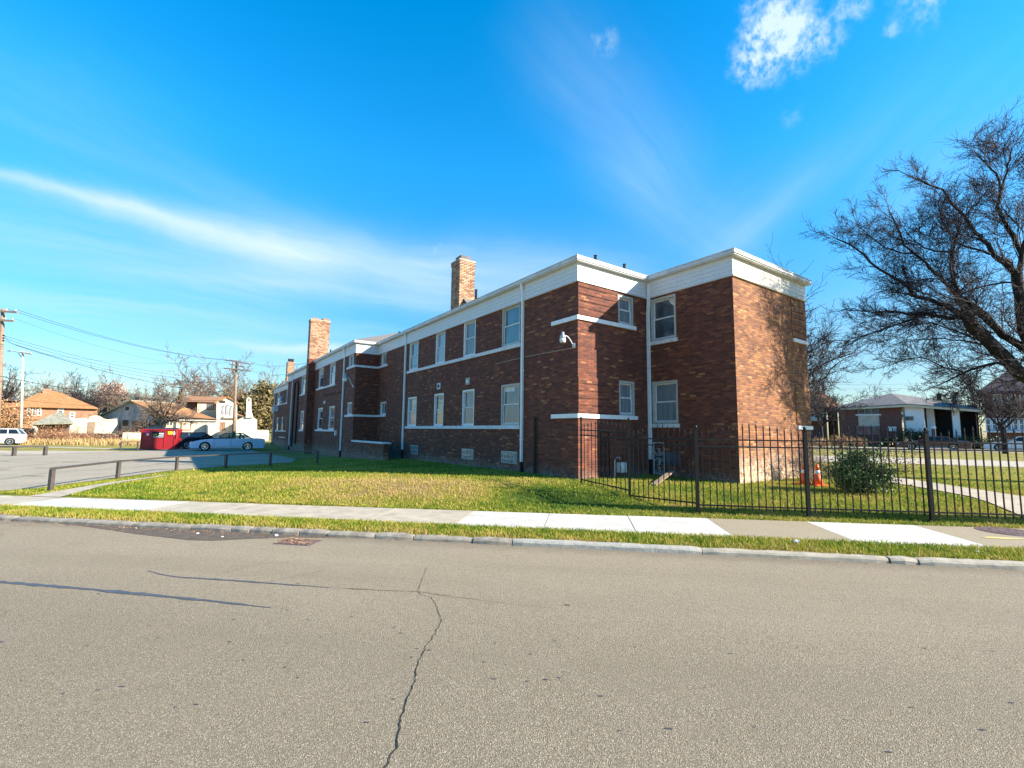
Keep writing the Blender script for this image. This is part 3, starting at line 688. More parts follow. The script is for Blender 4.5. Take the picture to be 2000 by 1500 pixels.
M_BRKS = brick('sunlit_salt_stained_brick', [(0, (.13, .038, .014)), (.3, (.21, .066, .020)), (.6, (.28, .094, .026)), (.84, (.34, .125, .034)), (.95, (.40, .16, .046)), (1, (.46, .21, .07))], (.20, .125, .08), clump=.08, base_stain=(1.05, 1.9, (.62, .50, .36), .95))  # lighter, warmer ramp puts sunlight into the end wall's brick; base stain is real
WT, WB = 5.98, -.6
PB = -1.28                                            # plane of the projecting middle part
wins = []                                             # plane, offset, a0, a1, z0, z1, pane material
def W_(pl, c, a0, a1, z0, z1, m=None, kind='hung'): wins.append((pl, c, a0, a1, z0, z1, m or M_GLASS, kind))
F1w = [(10.98, 12.05), (8.2, 9.12), (5.66, 6.60), (2.76, 3.86)]
for i, (a, b) in enumerate(F1w):
    W_('F', 0, a, b, 4.55, 5.97, [M_GLASS, M_BLIND, M_CURT, M_GLASS][i]); W_('F', 0, a, b, 1.86, 3.25, [M_BLIND, M_GLASS, M_CURT, M_CURT][i])
W_('V', 0, 1.66, 2.36, 4.94, 5.86, M_CURT); W_('V', 0, 1.66, 2.36, 2.17, 3.22, M_CURT)
W_('F', 3.02, -1.05, -.12, 4.52, 5.88, M_GLASS); W_('F', 3.02, -1.05, -.12, 1.95, 3.25, M_CURT)
W_('F', 0, 15.2, 16.05, 5.25, 5.95, None, 'slide'); W_('F', 0, 15.0, 15.95, 2.5, 3.2, None, 'slide')
W_('F', PB, 16.95, 17.9, 5.25, 5.95, None, 'slide'); W_('F', PB, 16.9, 17.75, 2.5, 3.2, None, 'slide')
W_('F', PB, 20.8, 22.15, 4.52, 5.97, M_CURT); W_('F', PB, 23.85, 25.15, 4.52, 5.97, M_GLASS); W_('F', PB, 20.5, 21.85, 1.65, 3.13, M_GLASS); W_('F', PB, 23.5, 24.85, 1.65, 3.13, M_GLASS)
W_('F', PB, 29.6, 31.1, 4.45, 5.95, M_CURT); W_('F', PB, 29.3, 30.8, 1.62, 3.1, M_CURT)
for a, b in ((44.2, 45.6), (50.0, 51.8)): W_('F', 0, a, b, 4.47, 5.95, M_CURT)
for a, b in ((43.9, 45.1), (46.8, 47.8), (50.0, 51.2)): W_('F', 0, a, b, 1.5, 2.97, M_CURT)
def holes(pl, c): return [(w[2], w[3], w[4], w[5]) for w in wins if w[0] == pl and w[1] == c]
mb = MB()
wall(mb, 'F', 0, 0, 16.5, WB, WT, holes('F', 0)[0:8] + [h for h in holes('F', 0) if 14 < h[0] < 16.5])
wall(mb, 'F', 0, 37.1, 54.3, WB, WT, [h for h in holes('F', 0) if h[0] > 37])
wall(mb, 'V', 16.5, PB, 0, WB, WT); wall(mb, 'F', PB, 16.5, 37.1, WB, WT, holes('F', PB)); wall(mb, 'V', 37.1, PB, 0, WB, WT, flip=True)
wall(mb, 'V', 0, 0, 3.02, WB, WT, holes('V', 0)); wall(mb, 'F', 3.02, -2.85, 0, WB, WT, holes('F', 3.02))
wall(mb, 'F', 7.25, -2.85, 0, WB, WT, flip=True); wall(mb, 'V', 0, 7.25, 10.27, WB, WT); wall(mb, 'F', 10.27, 0, 54.3, WB, WT, flip=True); wall(mb, 'V', 54.3, 0, 10.27, WB, WT, flip=True)
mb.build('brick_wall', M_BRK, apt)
mb = MB(); wall(mb, 'V', -2.85, 3.02, 7.25, WB, WT); tag(mb.build('brick_wall', M_BRKS, apt), 'sunlit end wall of brick tinted orange for the sun, with pale salt stains near the ground')
# banded brickwork beside the corner windows: courses in threes, set proud, with open joints between
def slabs(pl, c, a0, a1, z0, z1, m=M_BRK, step=.2025):
    mb = MB(); z = z0
    while z < z1-.05:
        pbox(mb, pl, c, a0, a1, -.022, .01, z+.013, min(z+step-.010, z1)); z += step
    return mb.build('banded_brickwork', m, apt)
slabs('V', 0, -.0, 1.63, 4.97, 5.98); slabs('V', 0, -.0, 1.63, 2.20, 3.22)
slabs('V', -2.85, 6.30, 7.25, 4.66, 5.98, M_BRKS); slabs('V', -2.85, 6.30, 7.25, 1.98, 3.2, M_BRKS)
slabs('V', 16.5, PB, 0, 5.27, 5.98); slabs('V', 16.5, PB, 0, 2.52, 3.2)
# windows: frame > sash, pane (parts with sub-parts)
rw = random.Random(11)
for pl, c, a0, a1, z0, z1, pm, kind in wins:
    far = pl == 'F' and a0 > 28
    mb = MB(); fw = .055 if kind == 'slide' else .075
    for (x0, x1, y0, y1) in ((a0, a0+fw, z0, z1), (a1-fw, a1, z0, z1), (a0+fw, a1-fw, z1-fw, z1), (a0+fw, a1-fw, z0, z0+fw*.8)):
        pbox(mb, pl, c, x0, x1, .015, .13, y0, y1)
    fr = mb.build('window', M_VINYL if kind == 'slide' or far or (pl == 'F' and a0 > 5) else M_GREYVINYL, apt)
    i0, i1, j0, j1 = a0+fw, a1-fw, z0+fw*.8, z1-fw; s = .035
    mb = MB(); pn = MB()
    if kind == 'hung':
        zm = (j0+j1)/2+.01
        for (b0, b1, d) in ((zm-.02, j1, .085), (j0, zm+.03, .055)):
            for (x0, x1, y0, y1) in ((i0, i0+s, b0, b1), (i1-s, i1, b0, b1), (i0+s, i1-s, b1-s*1.2, b1), (i0+s, i1-s, b0, b0+s)):
                pbox(mb, pl, c, x0, x1, d, d+.03, y0, y1)
            tl = rw.uniform(-.006, .006)
            q = [P(pl, c, i0+s, d+.018+tl, b0+s), P(pl, c, i1-s, d+.018-tl, b0+s), P(pl, c, i1-s, d+.018-tl, b1-s*1.2), P(pl, c, i0+s, d+.018+tl, b1-s*1.2)]
            pn.poly(q[::-1] if pl == 'F' else q)
    else:
        am = (i0+i1)/2
        for (b0, b1, d) in ((i0, am+.02, .055), (am-.02, i1, .085)):
            for (x0, x1, y0, y1) in ((b0, b0+s, j0, j1), (b1-s, b1, j0, j1), (b0+s, b1-s, j1-s, j1), (b0+s, b1-s, j0, j0+s)):
                pbox(mb, pl, c, x0, x1, d, d+.03, y0, y1)
            q = [P(pl, c, b0+s, d+.018, j0+s), P(pl, c, b1-s, d+.018, j0+s), P(pl, c, b1-s, d+.018, j1-s), P(pl, c, b0+s, d+.018, j1-s)]
            pn.poly(q[::-1] if pl == 'F' else q)
    pbox(pn, pl, c, a0, a1, .125, .14, z0, z1, 1)
    mb.build('sash', M_TRIM, fr)
    if kind == 'hung' and rw.random() < .5:
        sh = MB(); zs = j1-s*1.2-rw.uniform(.12, .45); pbox(sh, pl, c, i0+s, i1-s, .1015, .1025, zs, j1-s*1.2); sh.build('window_shade', M_TRIM if rw.random() < .5 else M_CONC, fr)
    pn.build('pane', [pm, M_DARK], fr)
# white stone sill bands
mb = MB()
def band_(pl, c, a0, a1, z, h=.12, d=.055, m=None):
    mb = MB(); pbox(mb, pl, c, a0, a1, -d, .05, z, z+h); return mb.build('sill_band', m or M_TRIM, apt)
band_('F', 0, 2.68, 12.2, 4.43); band_('F', 0, 2.68, 12.2, 1.74)
for z in (4.82, 2.05):
    mb = MB(); mb.box(-.055, .05, -.055, 1.1, z, z+.12); mb.box(.05, 2.42, -.055, .05, z+.0015, z+.1185); mb.build('sill_band', M_WHITE, apt)
for z in (4.40, 1.83): band_('F', 3.02, -1.1, -.05, z, .11)
for z in (4.51, 1.82): band_('V', -2.85, 6.32, 7.28, z, .11, .05, M_WHITE)
for z in (5.13, 2.38):
    mb = MB(); mb.box(PB-.055, PB+.05, 16.445, 18.1, z, z+.12); mb.box(PB+.05, .03, 16.445, 16.55, z+.0015, z+.1185); mb.box(-.055, .05, 15.0, 16.445, z+.003, z+.117); mb.build('sill_band', M_TRIM, apt)
band_('F', PB, 20.6, 25.6, 4.40); band_('F', PB, 20.3, 25.3, 1.54); band_('F', PB, 29.4, 31.3, 4.33); band_('F', PB, 29.1, 31.0, 1.50)
band_('F', 0, 43.9, 52.2, 4.36); band_('F', 0, 43.6, 51.5, 1.38); band_('F', 0, 44.5, 48.5, .72, .1); band_('F', 0, 53.4, 54.35, 4.5, .1); band_('F', 0, 53.4, 54.35, 1.6, .1)
# fascia and gutter follow the outline
OUT = [(10.27, 54.3), (0, 54.3), (0, 37.1), (PB, 37.1), (PB, 16.5), (0, 16.5), (0, 0), (3.02, 0), (3.02, -2.85), (7.25, -2.85), (7.25, 0), (10.27, 0)]
def offset(d):
    n = len(OUT); res = []
    for i in range(n):
        p0, p1, p2 = OUT[i-1], OUT[i], OUT[(i+1) % n]
        def nrm(a, b):
            dx, dy = b[0]-a[0], b[1]-a[1]; l = math.hypot(dx, dy); return (dy/l, -dx/l)
        na, nb = nrm(p0, p1), nrm(p1, p2)
        res.append((p1[0]-(na[0]+nb[0])*d*-1, p1[1]-(na[1]+nb[1])*d*-1))
    return res
_t = offset(1.0); SG = 1 if _t[1][0] < 0 and _t[1][1] > 54.3 else -1
def ring(mb, d0, d1, z0, z1, mif=None):
    a, b = offset(SG*d0), offset(SG*d1); n = len(a)
    for i in range(n):
        j = (i+1) % n; mi = mif(i) if mif else 0
        A_, B_, C_, D_ = a[i], a[j], b[j], b[i]
        mb.quad((*D_, z0), (*C_, z0), (*C_, z1), (*D_, z1), mi); mb.quad((*D_, z1), (*C_, z1), (*B_, z1), (*A_, z1), mi); mb.quad((*A_, z0), (*B_, z0), (*C_, z0), (*D_, z0), mi)
mb = MB(); ring(mb, -.05, .03, 5.93, 6.47, lambda i: 1 if i == 8 else 0); ring(mb, -.02, .055, 5.92, 5.955, lambda i: 1 if i == 8 else 0)
mb.build('fascia', [M_SIDING, M_SIDING_P], apt)
mb = MB(); ring(mb, .0, .16, 6.47, 6.50); ring(mb, .03, .19, 6.50, 6.535); ring(mb, .02, .165, 6.535, 6.60); ring(mb, -.1, .185, 6.60, 6.62)
mb.build('gutter', simple('dull_white_gutter', (.58, .59, .60), .45, 0, .14, 2.5), apt)
mb = MB(); K = .40; E0 = .19; z0 = 6.615
def hip(mb, v0, v1, u0, u1, r0=True, r1=True):
    h = (v1-v0)/2*K; vm = (v0+v1)/2; ru0 = u0+(v1-v0)/2 if r0 else u0; ru1 = u1-(v1-v0)/2 if r1 else u1
    mb.quad((v0, u1, z0), (v0, u0, z0), (vm, ru0, z0+h), (vm, ru1, z0+h)); mb.quad((v1, u0, z0), (v1, u1, z0), (vm, ru1, z0+h), (vm, ru0, z0+h))
    mb.poly([(v0, u0, z0), (v1, u0, z0), (vm, ru0, z0+h)]); mb.poly([(v1, u1, z0), (v0, u1, z0), (vm, ru1, z0+h)])
hip(mb, -E0, 10.27+E0, -E0, 54.3+E0); hip(mb, 3.02-E0, 7.25+E0, -2.85-E0, 4.5, True, False)
t1 = 5.3; q0, q1 = PB-E0, 16.5-E0; q2 = 37.1+E0
mb.quad((q0, q2, z0), (q0, q1, z0), (q0+t1, q1+t1, z0+t1*K), (q0+t1, q2-t1, z0+t1*K)); mb.quad((q0, q1, z0), (q0+1.3, q1, z0), (q0+1.3+t1, q1+t1, z0+t1*K), (q0+t1, q1+t1, z0+t1*K)); mb.quad((q0+1.3, q2, z0), (q0, q2, z0), (q0+t1, q2-t1, z0+t1*K), (q0+1.3+t1, q2-t1, z0+t1*K))
mb.quad((q0+t1, q2-t1, z0+t1*K), (q0+t1, q1+t1, z0+t1*K), (q0+t1+1.3, q1+t1, z0+t1*K-.01), (q0+t1+1.3, q2-t1, z0+t1*K-.01))
mb.build('roof', M_ROOF, apt)
# chimneys
def chimney(v0, v1, u0, u1, zb, zt, flues, cap=.035, lab=None):
    mb = MB(); mb.box(v0, v1, u0, u1, zb if zb > 1 else 6.75, zt-.16); mb.box(v0-.02, v1+.02, u0-.02, u1+.02, zt-.16, zt)
    c = mb.build('chimney', M_CHIM, apt)
    if lab: c['label'] = lab
    if zb < 1: mb = MB(); mb.box(v0, v1, u0, u1, zb, 6.75); mb.build('chimney_shaft', M_BRK, c)
    mb = MB(); mb.box(v0-cap, v1+cap, u0-cap, u1+cap, zt, zt+.05); mb.build('chimney_cap', M_CONC, c)
    for fv0, fv1, fu0, fu1, fh, fm in flues:
        mb = MB(); mb.box(fv0, fv1, fu0, fu1, zt+.05, zt+.05+fh); mb.box(fv0+.03, fv1-.03, fu0+.03, fu1-.03, zt+.05+fh, zt+.052+fh); mb.build('chimney_flue', fm, c)
chimney(.3, 1.04, 7.6, 8.35, 6.2, 8.95, [(.42, .92, 7.72, 8.22, .22, M_PLGREY)], .03, 'buff brick chimney on the nearest part of the roof')
chimney(-1.78, -.45, 26.3, 26.97, -.3, 9.65, [(-1.65, -1.2, 26.4, 26.85, .12, M_TANBR), (-.95, -.5, 26.4, 26.85, .17, M_TANBR)], .03, 'tall wide buff brick chimney standing out from the wall')
chimney(.3, 1.05, 47.95, 48.65, 6.2, 9.2, [(.4, .95, 48.05, 48.55, .38, M_BLACK)], .03, 'farthest small brick chimney with a dark metal cap')
for uc in (7.97, 48.3):
    mb = MB(); h = .95; vv = .55; mb.poly([(vv, uc+1.15, 6.6), (vv, uc-1.15, 6.6), (vv, uc, 6.6+h)])
    mb.quad((vv-.04, uc-1.2, 6.58), (vv-.04, uc, 6.63+h), (3.2, uc, 6.63+h), (3.2, uc-1.2, 6.58), 1); mb.quad((vv-.04, uc, 6.63+h), (vv-.04, uc+1.2, 6.58), (3.2, uc+1.2, 6.58), (3.2, uc, 6.63+h), 1)
    mb.build('chimney_saddle', [M_PLGREY, M_ROOF], apt)
for px, py, u in ((1163, 499, 1.6), (1219.5, 516, 1.6), (930, 566, 6.6), (646, 683, 27.5), (780, 648, 14.5)):
    q = loc(px, py, 'V', u); zr = 6.3; mb = MB(); r_ = .05
    mb.tube([(q.x, q.y, 6.5), (q.x, q.y, q.z)], r_, 8); mb.tube([(q.x, q.y, q.z-.01), (q.x, q.y, q.z+.005)], r_*1.25, 8); mb.build('vent_pipe', M_BLACK, apt)
# downspouts
def spout(pl, c, a, z0, z1, w=.085, d=.07, kink=True):
    mb = MB(); f = lambda dd, z: P(pl, c, a, -dd, z)
    mb.bar(f(.05, z0+.35), f(.05, 6.2), w, d, up=P(pl, 0, 0, -1, 0)); mb.bar(f(.05, 6.18), f(.12, 6.48), w, d, up=P(pl, 0, 0, -1, 0))
    o = mb.build('downspout', M_WHITE, apt)
    mb = MB(); mb.tube([f(.05, z0-.2), f(.05, z0+.36)], .05, 8); mb.build('standpipe', M_BLACK, o)
    for z in (1.4, 3.6, 5.4): mb = MB(); pbox(mb, pl, c, a-w*.62, a+w*.62, -.095, 0, z, z+.03); mb.build('bracket', M_WHITE, o)
spout('F', 0, 2.56, .35, 6.5); spout('F', 0, 12.42, .37, 6.5); spout('F', PB, 18.65, .1, 6.5); spout('F', PB, 34.8, -.1, 6.5); spout('F', 0, 53.2, -.25, 6.5)
mb = MB(); mb.bar((2.97, .93-1.05, 6.4), (2.96, -.06-.02, 5.5), .09, .075); mb.bar((2.96, -.07, 5.5), (2.955, -.07, .85), .09, .075)
o = tag(mb.build('downspout', M_WHITE, apt), 'slightly bent white downspout in the inside corner')
mb = MB(); mb.tube([(2.955, -.07, .2), (2.955, -.07, .86)], .055, 8); mb.build('standpipe', M_BLACK, o)
# glass block basement windows
for a0, a1, z0_, z1_ in ((10.68, 11.5, .60, .94), (5.66, 6.5, .62, .96), (2.88, 3.75, .64, .98)):
    mb = MB(); n = 4; w = (a1-a0)/n
    mb2 = MB(); pbox(mb2, 'F', 0, a0-.03, a1+.03, -.006, .02, z0_-.03, z1_+.03); fr = mb2.build('basement_window', M_CONC, apt)
    for i in range(n):
        for j in range(2):
            h = (z1_-z0_)/2; pbox(mb, 'F', 0, a0+i*w+.006, a0+(i+1)*w-.006, -.018, .0, z0_+j*h+.006, z0_+(j+1)*h-.006)
    mb.build('glass_block', M_GBLOCK, fr)
mb = MB(); pbox(mb, 'F', 3.02, -1.05, -.2, -.01, .02, .72, 1.1); tag(mb.build('basement_window', M_GLASS, apt), 'low basement window behind the fence')
# kitchen vents
for a, z, m in ((8.66, 3.56, M_TRIM), (6.15, 3.57, M_CONC)):
    mb = MB(); pbox(mb, 'F', 0, a-.15, a+.15, -.03, .0, z-.13, z+.13); o = mb.build('wall_vent', m, apt)
    mb = MB(); pbox(mb, 'F', 0, a-.09, a+.09, -.034, -.028, z-.07, z+.07); mb.build('vent_opening', M_DARK if m is M_TRIM else M_TRIM, o)
# low basement stair wall
mb = MB(); mb.box(PB, PB+.25, 11.6, 16.495, -.2, 1.02); o = tag(mb.build('stair_wall', M_BRK, apt), 'low brick wall round the basement stairs'); mb = MB(); mb.box(PB-.06, PB+.31, 11.5, 16.498, 1.02, 1.10); mb.build('coping', M_TRIM, o)
# window air conditioner
mb = MB(); pbox(mb, 'F', 0, 50.3, 51.5, -.55, 0, 3.65, 4.25); o = mb.build('air_conditioner', M_TRIM, apt); mb = MB()
for k in range(6): pbox(mb, 'F', 0, 50.4, 51.4, -.56, -.55, 3.72+k*.08, 3.75+k*.08)
mb.build('grille', M_BLACK, o)
# wall lamps on curved arms
def lamp(base, head, s=1.0):
    base, head = Vector(base), Vector(head); top = head+Vector((0, 0, .05*s))
    mb = MB(); mb.box(base.x-.06, base.x+.0, base.y-.05, base.y+.05, base.z-.09, base.z+.05)
    c1 = Vector((base.x-.10, base.y, base.z+.03)); pts = []
    for k in range(13):
        t_ = k/12; e = c1.lerp(top, t_); e.z = c1.z+(top.z-c1.z)*math.sin(t_*PI/2)+.10*s*math.sin(t_*PI); pts.append(e)
    mb.tube([base]+pts, .022*s, 8); lm = mb.build('wall_lamp', M_TRIM, apt, True)
    h = head; mb = MB(); mb.lathe(h, [(.03*s, .26*s), (.06*s, .255*s), (.065*s, .16*s), (.085*s, .13*s), (.125*s, .06*s), (.135*s, -.02*s)], 18); 
    mb.v = mb.v; mb.build('lamp_hood', M_GREYMETAL, lm, True)
    mb = MB(); mb.lathe(h, [(.13*s, -.02*s), (.135*s, -.10*s), (.12*s, -.19*s), (.09*s, -.21*s)], 18); mb.build('lamp_lens', M_LAMPW, lm, True)
    return lm
hd = loc(1099, 660, 'F', -.36); lamp((0, .12, 4.10), hd, .66)['label'] = 'white security lamp on a curved arm near the building corner'
hd = loc(674, 738, 'F', PB-.55); lamp((PB, 16.75, 4.1), hd, 1.0)['label'] = 'grey security lamp beside the middle downspout'
hd = loc(549, 782, 'F', -.9); lamp((0, 47.2, 5.3), hd, 1.6)['label'] = 'security lamp at the far end of the wall'
mb = MB(); mb.tube([(-.02, .15, 4.03), (-.02, 2.4, 4.05), (-.02, 2.45, 4.06)], .010, 5); mb.build('conduit', M_CONC, apt)
mb = MB(); mb.tube([(-.02, 2.7, 4.05), (-.02, 4.2, 4.02)], .008, 5); mb.build('conduit', M_CONC, apt)
mb = MB()
pts = [(PB-.05, 33.6, .2), (PB-.05, 33.6, 5.3), (PB-.05, 33.3, 5.6), (PB-.05, 32.7, 5.7), (PB-.05, 32.2, 5.5), (PB-.05, 32.0, 5.1), (PB-.05, 32.0, .5)]
mb.tube(pts, .07, 8); mb.build('conduit', M_BLACK, apt)
mb = MB(); mb.tube([(PB-.05, 19.3, 3.9), (PB-.05, 23.3, 3.95)], .03, 6); mb.build('conduit', M_BLACK, apt)
mb = MB(); mb.tube([(PB-.05, 27.2, 3.9), (PB-.05, 33, 3.85)], .03, 6); mb.build('conduit', M_BLACK, apt)
mb = MB(); pbox(mb, 'F', PB, 19.7, 19.9, -.1, 0, 1.3, 1.6); pbox(mb, 'F', PB, 22.9, 23.2, -.05, 0, 3.35, 3.55); mb.build('utility_box', M_TRIM, apt)

# ------------------------------------------------------------------ things by the wall
def wl(v, u, z=0): return A0+VA*v+UA*u+Vector((0, 0, z))
# ornate iron trellis panels leaning in the corner
def trellis(v, u, ang, z0, h, w, m, lab):
    t_ = empty('iron_trellis', wl(v, u, z0), BETA+ang, lab, 'trellis', 'cast iron porch panels by the wall')
    mb = MB(); mb.bar((-w/2, 0, 0), (-w/2, 0, h), .02); mb.bar((w/2, 0, 0), (w/2, 0, h), .02); mb.bar((-w/2, 0, h), (w/2, 0, h), .02); mb.bar((-w/2, 0, .02), (w/2, 0, .02), .02); mb.build('frame', m, t_)
    mb = MB(); n = int(h/.24)
    for k in range(n):
        zc = .12+k*(h-.12)/n; s = 1 if k % 2 else -1
        for sx in (-1, 1):
            mb.tube([(sx*w*.42*math.cos(a_)*.55+sx*w*.12, 0, zc+.1*math.sin(a_)) for a_ in [q*PI/5*s for q in range(9)]], .008, 4)
        for q in range(5):
            a_ = q*2*PI/5; mb.poly([(.02*math.cos(a_), -.006, zc+.02*math.sin(a_)), (.05*math.cos(a_+.5), -.008, zc+.05*math.sin(a_+.5)), (.065*math.cos(a_), -.01, zc+.065*math.sin(a_)), (.05*math.cos(a_-.5), -.008, zc+.05*math.sin(a_-.5))])
    mb.build('scrollwork', m, t_)
trellis(.98, -.06, 0, .42, 1.25, .34, M_BLACK, 'black scrolled iron panel leaning on the wall left of the gas meter')
trellis(2.93, -.40, PI/2, .42, .95, .36, M_TRIM, 'white scrolled iron panel standing beneath the ground floor window')
gm = empty('gas_meter', wl(1.5, -.2, .45), BETA, 'pale grey gas meter on a bent pipe by the inside corner', 'gas meter')
mb = MB(); mb.tube([(-.28, .15, -.1), (-.28, 0, -.1), (-.28, 0, .42), (-.2, 0, .5), (-.08, 0, .5), (-.05, 0, .42)], .022, 7); mb.build('pipe', M_GREYMETAL, gm)
mb = MB(); mb.box(-.13, .13, -.08, .08, .08, .36); mb.lathe((0, -.08, .24), [(.10, 0), (.10, -.03), (.06, -.04)], 14, 'y'); mb.build('meter_body', M_TRIM, gm)
mb = MB(); a, b = Vector((1.69, 11.95, .40)), Vector((2.42, 13.55, .62)); mb.bar(a, b, .14, .035); tag(mb.build('plank', M_WOOD), 'loose grey plank lying propped on the grass behind the fence', 'plank')
def cone(x, y, lab, lean):
    c = empty('traffic_cone', (x, y, g1(x, y)+.02), .3, lab, 'traffic cone', 'orange traffic cones at the building corner'); c.rotation_euler.x = lean
    mb = MB(); mb.box(-.16, .16, -.16, .16, 0, .03); mb.build('base', M_ORANGE, c)
    mb = MB(); mb.lathe((0, 0, .03), [(.125, 0), (.10, .12), (.075, .25)], 20); mb.lathe((0, 0, .28), [(.052, .09), (.028, .24), (.022, .24)], 20); mb.build('cone_body', M_ORANGE, c, True)
    mb = MB(); mb.lathe((0, 0, .28), [(.0765, 0), (.054, .09)], 20); mb.build('reflective_sleeve', M_REFL, c, True)
cone(5.62, 13.15, 'red orange traffic cone nearer the building corner, left of the fence post', .0); cone(5.85, 13.0, 'orange traffic cone just right of the fence post', .03)

# ------------------------------------------------------------------ iron fence
def picket(mb, x, y, z0, z1, lx=0, ly=0):
    mb.bar((x, y, z0), (x+lx, y+ly, z1), .017); mb.lathe((x+lx, y+ly, z1-.005), [(.010, 0), (.016, .03), (.011, .055), (.001, .105)], 6)
fence = empty('iron_fence', (-.05, 12.15, g1(-.05, 12.15)), 0, 'black spear topped iron fence running from the building corner along the sidewalk', 'fence')
fo = Vector(fence.location)
def fpanel(p, q, zp, zq, H, n, arch, skip=(), lab=None):
    """one panel between posts p and q; zp/zq bottom heights, H rail height"""
    mb = MB(); p = Vector(p)-Vector((fo.x, fo.y)); q = Vector(q)-Vector((fo.x, fo.y)); zp -= fo.z; zq -= fo.z
    def at_(t_, z): e = p.lerp(q, t_); return Vector((e.x, e.y, zp+(zq-zp)*t_+z))
    for z in (.10, H-.30, H-.17): mb.bar(at_(0, z), at_(1, z), .030, .026)
    for k in range(n):
        t_ = (k+.9)/(n+.8); a_ = at_(t_, .0); top = H-.10+arch*math.sin(PI*t_)**1.5
        picket(mb, a_.x, a_.y, a_.z+.02, a_.z+top, random.uniform(-.004, .004), random.uniform(-.004, .004))
    o = mb.build('picket_panel', M_BLACK, fence)
    if lab: o['label'] = lab
def fpost(x, y, z, h, w=.055, arm=True):
    mb = MB(); x -= fo.x; y -= fo.y; z -= fo.z
    mb.box(x-w/2, x+w/2, y-w/2, y+w/2, z-.15, z+h); mb.box(x-w*.62, x+w*.62, y-w*.62, y+w*.62, z+h, z+h+.015)
    mb.lathe((x, y, z+h+.01), [(.012, 0), (.026, .02), (.030, .04), (.022, .062), (.004, .075)], 10); mb.build('post', M_BLACK, fence)
fps = [(-.05, 12.15, .40), (1.0, 10.62, .36), (2.18, 9.62, .19), (4.15, 9.62, .18), (6.22, 9.66, .18), (8.3, 9.7, .18), (10.4, 9.75, .18), (12.5, 9.8, .18)]
fpost(*fps[0], 1.58, .045); fpost(*fps[1], 1.55, .05)
for q in fps[2:]: fpost(*q, 1.55, .062)
fpanel(fps[0][:2], fps[1][:2], .37, .31, 1.52, 11, .10)
fpanel(fps[1][:2], fps[2][:2], .20, .22, 1.50, 12, .14, lab='sloping panel that steps down to the sidewalk')
for i in range(2, 7): fpanel(fps[i][:2], fps[i+1][:2], .19, .19, 1.52, 15, .16)
mb = MB(); q = wl(-.06, 1.86, 0); mb.box(q.x-.03, q.x+.03, q.y-.03, q.y+.03, .3, 2.12); tag(mb.build('steel_post', M_BLACK), 'lone black steel post against the shaded brick wall', 'post')

# ------------------------------------------------------------------ low pipe rails round the lot
def rail(name_lab, pts, H=.56, w=.085, group='low steel rails round the parking lot', ends=()):
    x0, y0 = pts[0]; root = empty('guard_rail', (x0, y0, g1(x0, y0)), 0, name_lab, 'guard rail', group); o0 = Vector(root.location)
    tops = [Vector((x, y, g1(x, y)+H))-o0 for x, y in pts]
    for t_ in tops:
        mb = MB(); mb.box(t_.x-w/2, t_.x+w/2, t_.y-w/2, t_.y+w/2, t_.z-H-.2, t_.z-w*.5); mb.build('post', M_BROWNST, root)
    mb = MB()
    for a, b in zip(tops[:-1], tops[1:]):
        e = (b-a).normalized()*w*.5
        mb.bar(a-e-Vector((0, 0, w*.25)), b+e*.999-Vector((0, 0, w*.25)), w, w*.6)
    mb.build('top_rail', M_BROWNST, root)
rail('long brown steel rail with square posts between the lot and the lawn', [(-12.65, 9.62), (-14.5, 12.9), (-15.9, 16.5), (-14.5, 17.4), (-13.15, 18.3), (-11.6, 19.3)])
rail('brown steel rail left of the red dumpster', [tuple(on_z(235, 881, -.17)[:2]), tuple(on_z(268, 880, -.17)[:2]), tuple(on_z(290, 878, -.17)[:2])], .75, .08)
rail('brown steel rail at the far left edge of the lot', [(-44, 20.5), tuple(on_z(27, 889, -.12)[:2]), tuple(on_z(88, 888, -.12)[:2])], .62, .16)

ribbon_pts = [[(-18, 12), (-19.5, 14.6), (-18.8, 17.5), (-20.5, 21)], [(-24, 11), (-23.2, 15), (-25.5, 19.5)], [(-15.5, 10.5), (-20, 11.2), (-26, 10.6), (-33, 11.4)], [(-17, 19), (-22, 20.5), (-28, 19.6), (-34, 21)], [(-30, 14), (-29, 18), (-31, 23)]]
for q_ in ribbon_pts:
    o = ribbon('lot_crack', q_, .05, M_TAR, 0, .05, .25)
    for v in o.data.vertices: v.co.z = g1(v.co.x, v.co.y)+.018
mb = MB(); rs2 = random.Random(4)
for k in range(26): blob(mb, rs2.uniform(-30, -15), rs2.uniform(10, 26), rs2.uniform(.2, .9), rs2.uniform(.1, .35), 0, 14, irr=.5)
o = mb.build('lot_stain', M_LOT2)
for v in o.data.vertices: v.co.z = g1(v.co.x, v.co.y)+.017
tag(o, kind='structure')
